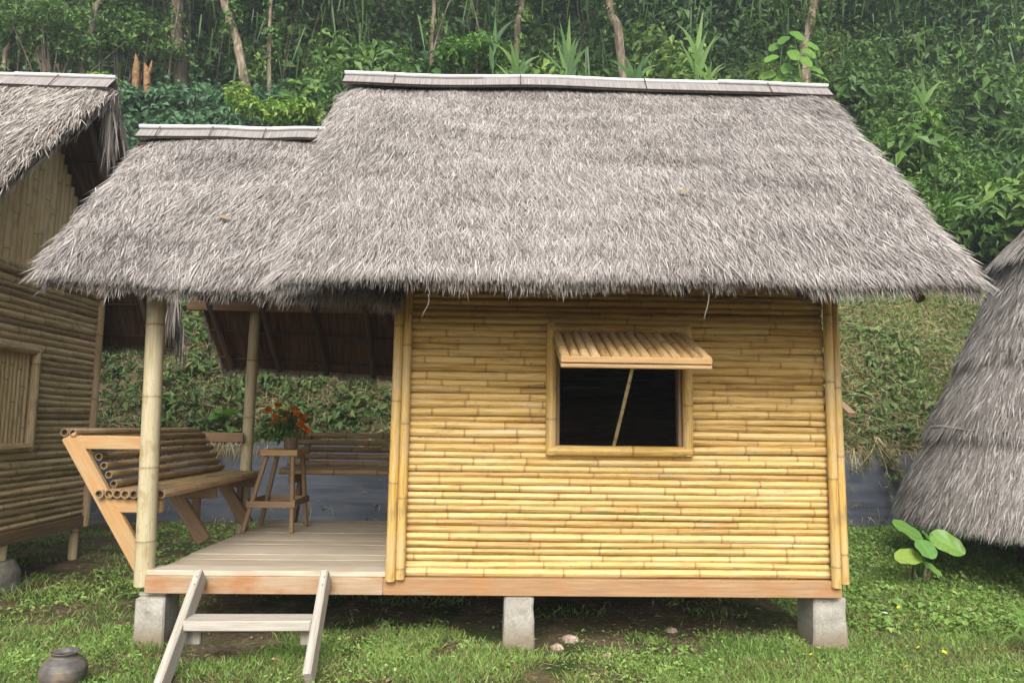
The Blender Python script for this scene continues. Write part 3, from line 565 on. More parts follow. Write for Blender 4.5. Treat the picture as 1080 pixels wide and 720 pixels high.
# ------------------------------------------------------------------ notable plants
def strip_leaf(mb, path, widths, nrmv, tint, fold=.25, mi=0):
    P = np.asarray(path, float); n = len(P); T = nrm(np.gradient(P, axis=0)); S = nrm(np.cross(T, nrmv)); Up = np.cross(S, T); w = np.asarray(widths)[:, None]/2
    V = np.concatenate((P-S*w+Up*w*fold, P, P+S*w+Up*w*fold)); r = np.arange(n-1)
    mb.add(V, np.concatenate((np.stack((r, r+n, r+n+1, r+1), 1), np.stack((r+n, r+2*n, r+2*n+1, r+n+1), 1))), (tint, 0, 0), None, mi, True)
def reed(px, py, Y, h, nb, spread, tint, label, m_='leaf_reed', w=.095):
    b = at(px, py, Y); gz = float(ground(b[0], b[1])); root = thing('reed_clump', (b[0], b[1], gz), label, 'reed plant', 'reed clumps above the ridge')
    mb = MB(); sweep(mb, [(b[0], b[1], gz-.05), (b[0], b[1], (gz+b[2])/2), b], [.03, .025, .018], 7, .4); mb.build('stem', M['leaf_reed'], root)
    mb = MB()
    for i in range(nb):
        a = (i/(nb-1)-.5)*2 if nb > 1 else 0; L = h*R.uniform(.6, 1.05); bb = b+np.array((R.normal(0, .02), 0, R.uniform(-.35, .25)*h)); s = np.linspace(0, 1, 9)
        az = R.uniform(-.6, .6); tip = np.array((a*spread*.75+R.normal(0, .08), az*spread*.5-.1, 1.0)); tip = nrm(tip)
        dr = R.uniform(.05, .35)*abs(a)+.04; P = bb+np.outer(s*L, tip)+np.outer(-s**2.4*L*dr, (0, 0, 1))+np.outer(s**2*L*dr*.6, (np.sign(a) if a else 1, 0, 0))
        ww = w*np.clip(np.minimum(s*4+.35, (1-s)*1.6), 0, 1); strip_leaf(mb, P, ww, np.array((0, -1, .4)), float(np.clip(tint+R.normal(0, .15), 0, 1)))
    mb.build('leaves', M[m_], root)
reed(600, 78, 9.6, 1.15, 11, .55, .55, 'tall fan of pointed green blades above the ridge centre')
reed(545, 85, 9.2, .95, 9, .7, .60, 'low fan of bright blades just left of the tall fan')
reed(668, 84, 9.6, .85, 8, .8, .42, 'dark green blade clump under the split brownish trunk')
reed(735, 66, 9.4, 1.2, 7, .55, .65, 'tallest blade clump with long upright leaves above the ridge')
reed(748, 92, 8.6, .62, 8, .75, .95, 'yellow-green blade clump rising right behind the ridge pole', w=.06)
reed(520, 60, 9.8, .9, 5, .35, .3, 'few upright blue-green blades left of the centre fan')
reed(975, 112, 9.2, .7, 6, .7, .6, 'small blade clump on the slope right of the roof end')
def fine_grass():
    b = at(1045, 130, 9.4); gz = float(ground(b[0], b[1])); root = thing('tall_grass', (b[0], b[1], gz), 'tall arching yellow-green grass clump at the upper right picture edge', 'grass clump')
    mb = MB(); n = 240
    for i in range(n):
        a = R.uniform(0, 6.28); L = R.uniform(.9, 1.7); s = np.linspace(0, 1, 7); o = np.array((math.cos(a), math.sin(a), 0))*R.uniform(.1, .9)
        p = np.array((b[0], b[1], gz))+np.array((R.normal(0, .15), R.normal(0, .15), .2)); P = p+np.outer(s*L, (0, 0, 1))+np.outer(s**1.8*L*.8, o)+np.outer(-s**3*L*.5, (0, 0, 1))
        strip_leaf(mb, P, .022*np.clip((1-s)*2, 0, 1)+.002, nrm(np.array((o[1], -1, .3))), float(R.uniform(.55, 1)))
    mb.build('leaves', M['leaf_reed'], root)
fine_grass()
def broad_leaf(mb, base, d, n_, L, W, tint, notch=.18, cup=.12, droop=.2):
    d = nrm(d); s = nrm(np.cross(d, n_)); u = np.cross(s, d); nl, nw = 22, 9
    t = np.linspace(0, 1, nl); w = W/2*np.sqrt(np.clip(4*t**.8*(1-t**.8), 0, 1))*(1.04-.12*t)+.001; V = []
    for i in range(nl):
        for x in np.linspace(-1, 1, nw):
            back = -notch*L*(abs(x)**1.3)*(1-t[i])**2
            V.append(base+d*(t[i]*L+back)+s*x*w[i]+u*(cup*W*abs(x)*(.7)-droop*L*t[i]**2+.03*W*math.sin(t[i]*15+abs(x)*5+x)*abs(x)))
    i, j = np.meshgrid(np.arange(nl-1), np.arange(nw-1), indexing='ij'); b = (i*nw+j).ravel()
    c = np.zeros((nl*nw, 3)); xx = np.tile(np.linspace(-1, 1, nw), nl); tt = np.repeat(t, nw); c[:, 0] = np.clip(tint+.16*(abs(xx) < .1)+.13*(np.mod(tt*7-abs(xx)*1.6, 1) < .25)-.05, 0, 1)
    mb.add(V, np.stack((b, b+nw, b+nw+1, b+1), 1), c, None, 0, True)
def sapling():
    Y = 9.4; b = at(846, 128, Y); gz = float(ground(b[0], b[1])); root = thing('leafy_sapling', (b[0], b[1], gz), 'broad-leaved bright green sapling behind the right end of the ridge', 'sapling')
    top = at(838, 38, Y); stalk = MB(); sweep(stalk, [(b[0], b[1], gz-.1), (b+top)/2+(.05, 0, 0), top], [.03, .025, .01], 7, .9)
    mb = MB()
    for px, py in ((836, 35), (822, 48), (850, 46), (818, 60), (846, 62), (832, 70), (854, 72), (825, 82), (842, 84), (856, 88), (815, 78), (835, 55), (860, 80), (829, 40), (848, 54)):
        p = at(px, py, Y-.15+R.uniform(-.2, .2)); d = np.array((px-838+R.normal(0, 4), -8, -9.)); broad_leaf(mb, p, d, np.array((R.normal(0, .3), -.7, .7)), .30, .22, R.uniform(.25, .75), droop=.25)
        sweep(stalk, [np.array((top[0], top[1], min(top[2], p[2]-.03))), p], [.008, .006], 5, .5)
    mb.build('leaves', M['leaf_bright'], root); stalk.build('stem', M['leaf'], root)
sapling()
def fern_shrub(px, py, Y, n, tint, label, m_, size=.10, r=.3, nc=9, name='shrub', cat='shrub'):
    b = at(px, py, Y); gz = float(ground(b[0], b[1])); root = thing(name, (b[0], b[1], gz), label, cat)
    mb = MB(); cen = b+R.normal(0, 1, (nc, 3))*(r*1.1, r*.6, r*.5); clumps(mb, cen, R.uniform(.6, 1.1, nc)*r, n//nc, size, tint, flat=.6, upb=.9); mb.build('leaves', M[m_], root)
    st = MB()
    for c in cen: sweep(st, [(b[0], b[1], gz-.1), ((b[0]+c[0])/2, (b[1]+c[1])/2, (gz+c[2])/2+.05), c], [.02, .015, .006], 5, .7)
    st.build('stems', M['bark'], root)
fern_shrub(285, 118, 9.3, 1700, .85, 'yellow-green leafy bush between the two porch-side roofs', 'leaf_bright', .12, .36)
fern_shrub(985, 152, 9.0, 1500, .55, 'bright feathery green shrub on the slope right of the roof', 'leaf_bright', .11, .36)
fern_shrub(950, 200, 8.6, 1200, .45, 'bright green bush beside the right roof verge', 'leaf_bright', .11, .3)
fern_shrub(500, 55, 10.4, 1300, .28, 'rounded leafy bush above the left part of the main ridge', 'leaf_bright', .13, .4)
fern_shrub(110, 80, 9.0, 260, .95, 'small yellow-green sprig at the left hut ridge end', 'leaf_bright', .11, .14, 4)
fern_shrub(130, 40, 12.2, 1600, .35, 'leafy bush among the trunks above the left hut', 'leaf', .13, .5)
fern_shrub(60, 22, 11.0, 2200, .62, 'mid-green leafy tree crown in the top left corner', 'leaf', .12, .6, 12)

def taro():
    g = on_ground(968, 612); root = thing('taro_plant', g, 'big-leaved taro plant growing in the lawn before the right hut', 'taro plant'); Y = g[1]
    mb = MB(); st = MB(); dr = MB()
    #        base(px,py) -> tip(px,py), width m, tint, y offsets
    for k, (bx, by, tx, ty, w, t, dy) in enumerate(((969, 567, 943, 549, .17, .55, .0), (986, 566, 1019, 583, .20, .62, -.10), (972, 572, 984, 589, .16, .45, -.18), (966, 586, 945, 588, .15, .95, -.15), (976, 594, 994, 607, .11, .55, -.15), (976, 563, 984, 573, .13, .5, .12))):
        dy -= .22; p = at(bx, by, Y+dy); q = at(tx, ty, Y+dy-.12); d = q-p; L = np.linalg.norm(d); n_ = np.array((.22*(k-2), -.70, .75)); lf = MB()
        broad_leaf(lf, p, d, n_, L, w, t, cup=.10, droop=.10); lf.build('leaf', M['leaf_taro'], root)
        s = np.linspace(0, 1, 7)[:, None]; b0 = g+np.array((R.normal(0, .02), 0, -.01)); c = b0*(1-s)+p*s; c[:, 2] += np.sin(s[:, 0]*math.pi)*.04; st = MB(); sweep(st, c, np.linspace(.012, .006, 7), 6, .35); st.build('leaf_stalk', M['leaf_taro'], root)
    n = 70; P = np.tile(g, (n, 1))+R.normal(0, 1, (n, 3))*(.06, .04, 0); D = np.stack((R.normal(0, .35, n), R.normal(-.2, .3, n), np.ones(n)), 1)
    blades(dr, P, D, rnd(n), R.uniform(.10, .25, n), .012, R.uniform(.5, 1, n), .4); dr.build('withered_stalks', M['dry'], root)
taro()
def small_weed(px, py, Y, label):
    b = at(px, py, Y); gz = float(ground(b[0], b[1])); root = thing('weed', (b[0], b[1], gz), label, 'weed'); mb = MB(); st = MB()
    for i in range(5):
        d = nrm(np.array((R.normal(0, .8), -.8, R.uniform(-.2, .5)))); p = b+d*.06; broad_leaf(mb, p, d, np.array((0, -.7, .7)), .2, .15, R.uniform(.0, .2)); sweep(st, [(b[0], b[1], gz-.03), p], [.008, .005], 5)
    mb.build('leaves', M['leaf_bright'], root); st.build('stems', M['leaf_taro'], root)
small_weed(242, 440, 4.7, 'round-leaved weed on the bank seen left of the back porch post')
def edge_plant():
    g = on_ground(1092, 690); root = thing('grass_tuft', g, 'tuft of long pale blades reaching in at the lower right picture edge', 'grass tuft'); mb = MB()
    for tx, ty, dy in ((1048, 654, .05), (1058, 634, .1), (1062, 652, -.05), (1052, 684, -.1), (1075, 640, .1), (1070, 668, -.1), (1095, 630, 0), (1110, 650, 0)):
        q = at(tx, ty, g[1]+dy); s = np.linspace(0, 1, 8); P = g+np.outer(s, q-g); P[:, 2] += np.sin(s*math.pi)*.10; strip_leaf(mb, P, .017*np.clip((1-s)*2.5, 0, 1)+.001, np.array((0, -.6, .8)), float(R.uniform(.7, 1)))
    mb.build('leaves', M['leaf_reed'], root)
edge_plant()
def stalk_spray():
    p = at(925, 462, 4.36); root = thing('hanging_stalks', p, 'withered stalks hanging over the plastic sheet right of the hut', 'dry stalks'); mb = MB(); lf = MB()
    for tx, ty in ((955, 512), (962, 530), (948, 500), (940, 520), (958, 520), (905, 495), (968, 540)):
        q = at(tx, ty, 4.28); s = np.linspace(0, 1, 7); P = p+np.outer(s, q-p)+R.normal(0, .02, 3); P[:, 1] -= np.sin(s*math.pi)*.08; sweep(mb, P, np.linspace(.008, .003, 7), 5, .8)
        k = 22; i = R.integers(1, 7, k); leaves(lf, P[i]+R.normal(0, .03, (k, 3)), rnd(k)+(0, -.2, -.6), rnd(k)+(0, -1, .3), R.uniform(.05, .11, k), .03, R.uniform(.3, .9, k), dry=(R.random(k) < .5)*.9)
    mb.build('stalks', M['dry'], root); lf.build('leaves', M['leaf_brush'], root)
stalk_spray()

# ------------------------------------------------------------------ bits fallen on the thatch
def fallen(px, py, L, W, label):
    d = ray(px, py); o_ = None
    dg = bpy.context.evaluated_depsgraph_get(); hit, loc, nor, *_r = scene.ray_cast(dg, Vector(CAM+d/FPX), Vector(nrm(d)))
    p = np.array(loc)+np.array((0, -.02, .012)); mb = MB(); broad_leaf(mb, np.zeros(3), np.array((1, -.25, -.2)), np.array((0, -.7, .7)), L, W, .3, notch=0, cup=.25, droop=.15); o = mb.build('fallen_leaf', M['dry']); o.location = p; tag(o, label, 'leaf')
# ------------------------------------------------------------------ flowers in the lawn
def lawn_flower(matname):
    mb = MB(); k = 9
    for i in range(k):
        a = i/k*2*math.pi; broad_leaf(mb, np.array((math.cos(a)*.003, math.sin(a)*.003, .060)), np.array((math.cos(a), math.sin(a), .25)), np.array((0, 0, 1.)), .015, .010, .5)
    sweep(mb, [(0, 0, .058), (0, 0, .065)], [.006, .004], 7); o = mb.build('petals', M[matname]); st = MB(); sweep(st, [(0, 0, -.01), (.003, 0, .059)], [.0018, .0014], 5); s = st.build('stem', M['grass']); return o, s
po, so = lawn_flower('yellow_petal'); first = True
for px, py in ((949, 648), (958, 654), (930, 659), (970, 663), (937, 673), (971, 674), (998, 686), (974, 692), (993, 697), (937, 697), (962, 716), (1050, 632), (1015, 654), (860, 699)):
    g = on_ground(px, py+3); lab = 'tiny yellow flower in the lawn right of the main hut'
    f = thing('lawn_flower', (g[0], g[1], g[2]+.035), lab, 'flower', 'yellow lawn flowers'); f.rotation_euler = (R.uniform(.35, .8), R.uniform(-.2, .2), R.uniform(0, 6)); f.scale = (R.uniform(.6, .85),)*3
    for o in (po, so):
        if first: c = o
        else: c = o.copy(); C.objects.link(c)
        c.parent = f
    first = False
wp, ws = lawn_flower('white_petal'); g = on_ground(934, 659); f = thing('lawn_flower', g+(0, 0, .022), 'single white flower among the yellow ones in the lawn', 'flower'); wp.parent = f; ws.parent = f

# ================================================================== MAIN HUT
DECK, BEAM0, XL, XR, YB = .565, .435, -.60, 2.13, 2.2
hut = thing('bamboo_hut', (.75, 1.1, 0), 'yellow bamboo hut with open porch and grey thatched roof, in the middle', 'hut', 'bamboo huts')
WX0, WX1, WZ0, WZ1 = .395, 1.185, 1.325, 2.03      # window opening
def log_wall(mb, a, b, z0, z1, r, axis, fixed, hole=None, seg=10, tint=(.3, .7), sag=.006):
    z = z0
    while z < z1:
        rr = r*R.uniform(.82, 1.15); z += rr
        sp = [(a, b)]
        if hole and hole[2]-rr < z < hole[3]+rr: sp = [(a, hole[0]), (hole[1], b)]
        for s0, s1 in sp:
            t = R.uniform(*tint); e0, e1 = R.uniform(-.008, .008, 2); rv = 1 if R.random() < .5 else -1
            k = (.93, 1.06)[::rv]; f = fixed+R.uniform(-.006, .006)
            P = ((s0+e0, f, z), (s1+e1, f, z)) if axis == 'x' else ((f, s0+e0, z), (f, s1+e1, z))
            log(mb, *P, rr*k[0], rr*k[1], seg, t, sag, sp=(.26, .5))
        z += rr*(.80 if seg > 8 else .55)
mb = MB(); log_wall(mb, XL+.09, XR-.05, BEAM0+.10, 2.62, .0245, 'x', .0, (WX0-.02, WX1+.02, WZ0, WZ1), seg=12, tint=(.36, .74))
fwall = mb.build('front_wall', M['bamboo'], hut)
mb = MB(); log_wall(mb, XL, XR, BEAM0+.10, 2.55, .026, 'x', YB, seg=7); mb.build('back_wall', M['wood_dark'], hut)  # dimness of the room behind the window is put into this dark colour
for x in (XL+.075, XR-.02):
    mb = MB(); log_wall(mb, .09, YB-.05, BEAM0+.135, 2.6, .026, 'y', x, seg=7)
    z = 2.6
    while z < 3.75:
        w = (3.95-z)/1.35*1.1; log(mb, (x, 1.1-w, z), (x, 1.1+w, z), .028, seg=7); z += .054
    mb.build('side_wall', M['bamboo_old'], hut)
for dy in (.05, YB-.05): mb = MB(); box(mb, ((XL+XR)/2, dy, 2.60), (XR-XL, .06, .08)); mb.build('wall_plate', M['wood_dark'], hut)
DL = float(at(154, 602, -.035)[0])
mb = MB(); y = -.035
while y < YB+.05:
    w = R.uniform(.16, .22); w = min(w, YB+.10-y)
    box(mb, ((DL+XR)/2+R.uniform(-.01, .01), y+w/2, DECK-.015+R.uniform(-.002, .002)), (XR-DL-.08 if y > .06 else 1.64, w-.002, .03), R.uniform(.35, .65), ch=.003) if y > .06 else box(mb, ((DL+XL-.012)/2, y+w/2, DECK-.015), (XL-.012-DL, w-.005, .03), .7, ch=.003)
    y += w
mb.build('floor_deck', M['wood_deck'], hut)
mb = MB(); beam(mb, (DL+.005, -.03, BEAM0+.05), (XL-.03, -.03, BEAM0+.05), .05, .10, tint=.5, ch=.004); tag(mb.build('floor_beam', M['wood_fascia'], hut), 'pale porch edge beam with rust-orange stains')
mb = MB(); beam(mb, (XL-.028, -.03, BEAM0+.05), (XR-.0, -.03, BEAM0+.05), .05, .10, tint=.5, ch=.004); tag(mb.build('floor_beam', M['wood_rust'], hut), 'long orange-brown floor beam under the bamboo wall')
mb = MB()
for yy in (.75, 1.5, YB): beam(mb, (DL+.02, yy, BEAM0+.045), (XR, yy, BEAM0+.045), .06, .09, tint=.4)
for xx in (DL+.06, -1.3, -.6, .4, 1.3, XR-.03): beam(mb, (xx, .02, BEAM0+.045), (xx, YB-.04, BEAM0+.045), .05, .085, tint=.4)
mb.build('floor_joists', M['wood_dark'], hut)
# corner posts
def post(p0, p1, r0, r1, name='corner_post', m_='bamboo_post', **k):
    mb = MB(); log(mb, p0, p1, r0, r1, 14, **k); return mb.build(name, M[m_], hut)
pz = BEAM0+.095
post((XL+.015, -.066, pz-.01), (XL+.022, -.055, 2.5), .031, .029, tint=.55, sp=(.4, .6)); post((XL+.072, -.060, pz), (XL+.075, -.050, 2.5), .029, .027, tint=.6, sp=(.4, .6))
post((XR-.035, -.062, pz-.03), (XR-.03, -.055, 2.5), .029, .027, tint=.6, sp=(.4, .6)); post((XR+.022, -.050, pz-.01), (XR+.018, -.042, 2.5), .027, .025, tint=.5, sp=(.4, .6)); post((XR+.035, .02, pz), (XR+.03, .03, 2.5), .03, .027, tint=.4, sp=(.4, .6))
for x in (XL, XR): post((x, YB+.04, pz), (x, YB+.04, 2.5), .04, .036, tint=.4)
pb, pt_ = at(152, 612, .02), at(165, 320, .03); pd = (pt_-pb)/(pt_[2]-pb[2])
post(pb+pd*(BEAM0+.03-pb[2]), pb+pd*(2.45-pb[2]), .057, .053, 'porch_post', 'bamboo_pale', tint=.62, sp=(.42, .5), bulge=.05, ph=.26)
post((-2.18, 2.12, BEAM0), (-2.16, 2.12, 2.5), .052, .048, 'porch_post', 'bamboo_pale', tint=.62, sp=(.42, .55))
# concrete footings
def footing(x, y, w, top, bot, d=.19):
    mb = MB(); c = .014; V = []; pr = [(-1, -1), (0, -1), (1, -1), (1, 0), (1, 1), (0, 1), (-1, 1), (-1, 0)]; n = 7; zs = list(np.linspace(bot, top-c, n))+[top]
    for r, z in enumerate(zs):
        k = 1.10-.10*r/(n-1) if r < n else 1-2*c/w
        for a, b in pr:
            e = c*.7 if a and b else 0; q = R.normal(0, .0022, 3)
            if a and b: V += [(x+a*(w/2*k-(e if b*a > 0 else 0))+q[0], y+b*(d/2*k-(0 if b*a > 0 else e))+q[1], z), (x+a*(w/2*k-(0 if b*a > 0 else e))+q[0], y+b*(d/2*k-(e if b*a > 0 else 0))+q[1], z)]
            else: V += [(x+a*w/2*k+q[0], y+b*d/2*k+q[1], z)]
    V = np.array(V); m_ = 12; ang = np.arctan2(V[:m_, 1]-y, V[:m_, 0]-x); od = np.argsort(ang); V = V.reshape(-1, m_, 3)[:, od].reshape(-1, 3)
    f = [(r*m_+i, r*m_+(i+1) % m_, (r+1)*m_+(i+1) % m_, (r+1)*m_+i) for r in range(n) for i in range(m_)]; tp = np.arange(n*m_, n*m_+m_)[None]
    mb.add(V, [np.array(f), tp]); return mb.build('footing', M['concrete'], hut)
FX = [at(157, 655, -.03)[0], at(547, 655, -.04)[0], at(875, 655, -.0)[0]]
footing(FX[0], .08, .17, BEAM0-.025, .03, .22); footing(FX[1], .05, .175, BEAM0, .03); footing(FX[2], .11, .20, BEAM0, .03, .24)
for x in (-2.1, .15, 2.03): footing(x, 2.0, .19, BEAM0, .05)
mb = MB(); box(mb, (FX[0], .06, BEAM0-.013), (.16, .13, .023)); mb.build('packing_block', M['wood_grey'], hut)
# window
mb = MB(); fy = -.035; o = .055
def half(mb, p0, p1, r, **k): log(mb, p0, p1, r, r, 12, sp=(.5, .7), **k)
half(mb, (WX0-.028, fy, WZ0-.055), (WX0-.028, fy, WZ1+.045), .033, tint=.5); half(mb, (WX1+.028, fy, WZ0-.055), (WX1+.028, fy, WZ1+.045), .033, tint=.55)
half(mb, (WX0-.045, fy-.004, WZ0-.03), (WX1+.045, fy-.004, WZ0-.03), .033, tint=.62); half(mb, (WX0-.045, fy-.004, WZ1+.02), (WX1+.045, fy-.004, WZ1+.02), .032, tint=.35)
win = mb.build('window_frame', M['bamboo_post'], hut)
for x in (WX0+.012, WX1-.012): mb = MB(); beam(mb, (x, .02, WZ0), (x, .02, WZ1), .028, .07, (0, 1, 0), tint=.5); mb.build('window_jamb', M['wood_brown'], win)
hz, he = np.array((0, -.06, WZ1-.02)), np.array((0, -.60, 1.805)); mb = MB(); n = 15; sx = np.linspace(WX0+.005, WX1-.005, n)
for i, x in enumerate(sx): log(mb, hz+(x, 0, 0), he+(x+.0, .02, .012), .026, .026, 10, R.uniform(.3, .8), sp=(.3, .45))
shut = mb.build('window_shutter', M['bamboo_slat'], hut)
dv = nrm(he-hz); up_ = np.cross((1, 0, 0), dv); mb = MB()
beam(mb, he+(WX0-.025, -.012, .0), he+(WX1+.012, -.012, .0), .022, .036, tint=.6); beam(mb, he+(WX0-.025, -.004, -.0335), he+(WX1+.012, -.004, -.0335), .03, .022, tint=.5)
mb.build('shutter_rail', M['wood_orange'], shut)
for x in (WX0-.012, WX1+.008): mb = MB(); beam(mb, hz+(x, 0, -.03), he+(x, .01, -.03), .02, .03, tint=.5); mb.build('shutter_side', M['wood_orange'], shut)
mb = MB(); log(mb, (.755, -.03, WZ0+.005), (.775, -.55, 1.775), .011, .010, 8, tint=.6, sp=(.2, .3)); prop = mb.build('prop_stick', M['bamboo_pale'], hut)
mb = MB(); a = np.linspace(0, 12.5, 40); sweep(mb, np.stack((.775+np.cos(a)*.016, -.55+np.sin(a)*.016, 1.765+a*.0014), 1), .0035, 5); mb.build('binding', M['twine'], prop)
# main roof
RA, RB = at(365, 92, 1.1), at(873, 102, 1.1); EA, EB = at(290, 285, -.8), at(1034, 295, -.8)
zr = (RA[2]+RB[2])/2; ze = (EA[2]+EB[2])/2; x0, x1 = (RA[0]+EA[0])/2-.0, (RB[0]+EB[0])/2; x0r, x1r = RA[0], RB[0]
print('main roof', RA, RB, EA, EB)
mb = MB(); A_, B_ = np.array((RA[0], 1.1, RA[2])), np.array((RB[0], 1.1, RB[2])); D_, E_ = np.array((EA[0], -.8, EA[2])), np.array((EB[0], -.8, EB[2]))
Sm, nm, dm, am = thatch_slope(mb, A_, B_, D_, E_, 330000, .075, seed=3, vk=(.25, 1))
bk = lambda p: np.array((p[0], 2.2-p[1], p[2]))
_, nb_, db_, _ = thatch_slope(mb, A_, B_, bk(D_), bk(E_), 14000, .11, seed=5, fringe=.6)
# long loose wisps at the eave
for px, py, L in ((449, 320, .10), (748, 320, .12)):
    for _ in range(1): wisp(mb, at(px+R.normal(0, 3), py-10, -.84), L*R.uniform(.9, 1.25))
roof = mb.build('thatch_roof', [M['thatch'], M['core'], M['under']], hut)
ridge_band(roof, A_+(-.01, 0, .02), B_+(.0, 0, .02), dm, db_, .115, seed=1, wob=.022)
def rafters(parent, A, B, Dn, Cn, nn, n, thick, rows, m_='wood_dark'):
    mb = MB()
    for t in np.linspace(.06, .94, n):
        a, b = A*(1-t)+B*t, Dn*(1-t)+Cn*t; log(mb, a-nn*(thick+.075), a+(b-a)*.97-nn*(thick+.075), .03, .028, 8)
    mb.build('rafters', M[m_], parent); mb = MB()
    for v in np.linspace(.1, .93, rows):
        a, b = A+(Dn-A)*v, B+(Cn-B)*v; log(mb, a+(b-a)*.01-nn*(thick+.03), a+(b-a)*.99-nn*(thick+.03), .013, .013, 6, .5)
    mb.build('battens', M[m_], parent)
rafters(roof, A_, B_, D_, E_, nm, 6, .11, 8)
# porch roof: lower, tucked under the main one
PA, PB = at(150, 146, 1.1), at(345, 152, 1.1); QA, QB = at(42, 286, -.33), at(300, 308, -.33); print('porch', PA, PB, QA, QB)
A2, B2 = np.array((PA[0], 1.1, PA[2])), np.array((-.55, 1.1, PB[2])); D2, E2 = np.array((QA[0], -.33, QA[2])), np.array((-.55, -.33, QB[2]))
mb = MB(); _, n2, d2, _ = thatch_slope(mb, A2, B2, D2, E2, 160000, .10, seed=7, fan=-.35, side=(1, 0), Ls=(.08, .19), W=(.0036, .0078))
_, n2b, d2b, _ = thatch_slope(mb, A2, B2, bk(D2)+(.08, 0, -.30), bk(E2)-(0, 0, .30), 12000, .08, seed=8, fringe=.9, side=(1, 0))
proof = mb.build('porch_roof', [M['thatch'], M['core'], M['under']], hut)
ridge_band(proof, A2+(-.02, 0, .02), np.array((-1.2, 1.1, B2[2]+.02)), d2, d2b, .10, seed=2, wob=.014)
rafters(proof, A2, B2, bk(D2)+(.08, 0, -.30), bk(E2)-(0, 0, .30), n2b, 5, .08, 7)
for yy, zz in ((.02, 2.40), (1.95, 2.46)): mb = MB(); beam(mb, (-2.7, yy, zz), (XL, yy, zz), .05, .09, tint=.3); mb.build('porch_beam', M['wood_brown'], hut)

# ================================================================== PORCH FURNITURE
def bench_left():
    y0, y1, sz = .13, 2.0, .965
    root = thing('porch_bench', (-2.2, 1.0, DECK), 'bamboo slat bench with leaning back along the open left side of the porch', 'bench', 'porch benches')
    mb = MB()
    for i in range(8): x = -2.395+i*.0525; log(mb, (x, y0-.05+R.uniform(-.01, .01), sz+.03), (x, y1+.05, sz+.03), .0275, .0265, 12, R.uniform(.35, .9), hollow=True)
    mb.build('seat', M['bamboo_bench'], root); mb = MB(); bt, bb = at(74, 459, y0), at(152, 601, y0); xb = lambda z: bt[0]+(bb[0]-bt[0])*(z-bt[2])/(bb[2]-bt[2])
    for i in range(6):
        z = sz+.085+i*.055; x = xb(z)+.03; x += .055; log(mb, (x, y0+.035, z), (x, y1+.05, z), .0235, .0225, 12, R.uniform(.25, .7), hollow=True)
    log(mb, (bt[0]-.02, y0-.03, bt[2]+.018), (bt[0]-.02, y1+.06, bt[2]+.016), .026, .026, 12, .5, hollow=True); log(mb, (bt[0]+.032, y0-.03, bt[2]+.016), (bt[0]+.032, y1+.06, bt[2]+.014), .024, .024, 12, .55, hollow=True)
    mb.build('backrest', M['bamboo_bench'], root)
    for k, yy in enumerate((y0, 1.03, y1)):
        mt = M['wood_orange'] if k == 0 else M['wood_brown']
        mb = MB(); beam(mb, (bt[0], yy, bt[2]), (bb[0]+(0 if k == 0 else .02), yy, bb[2] if k == 0 else DECK+.004), .045, .10, (1, 0, 0), tint=.6); mb.build('brace', mt, root)
        mb = MB(); beam(mb, (xb(sz-.045)+.03, yy+.003, sz-.045), (-2.03, yy+.003, sz-.045), .045, .085, tint=.6); mb.build('seat_bearer', mt, root)
        if k != 1: mb = MB(); beam(mb, (bt[0]+.06, yy+(-.004 if k == 0 else .03), 1.305), (-2.09 if k == 0 else -2.18, yy+(-.004 if k == 0 else .03), 1.305), .03, .085, tint=.65); mb.build('armrest', mt, root)
        if k: mb = MB(); beam(mb, (-2.19, yy+.05, DECK+.002), (-2.19, yy+.05, sz-.003), .07, .045, (1, 0, 0), tint=.5); mb.build('leg', M['wood_brown'], root)
bench_left()
def bench_back():
    sz = 1.0; root = thing('porch_bench', (-1.2, 2.15, DECK), 'bamboo slat bench along the back of the porch, behind the stool', 'bench', 'porch benches'); xa, xb = -1.84, XL-.05
    mb = MB()
    for i in range(6): y = 1.98+i*.06; log(mb, (xa, y, sz+.02), (xb, y, sz+.02), .027, .026, 10, R.uniform(.3, .8), hollow=True)
    mb.build('seat', M['bamboo_bench'], root); mb = MB()
    for i in range(5): log(mb, (xa-.03, 2.36+i*.045, sz+.07+i*.063), (xb, 2.36+i*.045, sz+.07+i*.063), .028, .026, 10, R.uniform(.2, .6), hollow=True)
    mb.build('backrest', M['bamboo_bench'], root)
    for x in (xa+.1, xb-.08):
        mb = MB(); beam(mb, (x, 2.62, 1.36), (x, 2.14, DECK+.002), .045, .09, (0, 1, 0)); mb.build('brace', M['wood_brown'], root)
        mb = MB(); beam(mb, (x+.002, 1.96, sz-.045), (x+.002, 2.4, sz-.045), .04, .08); mb.build('seat_bearer', M['wood_brown'], root)
bench_back()
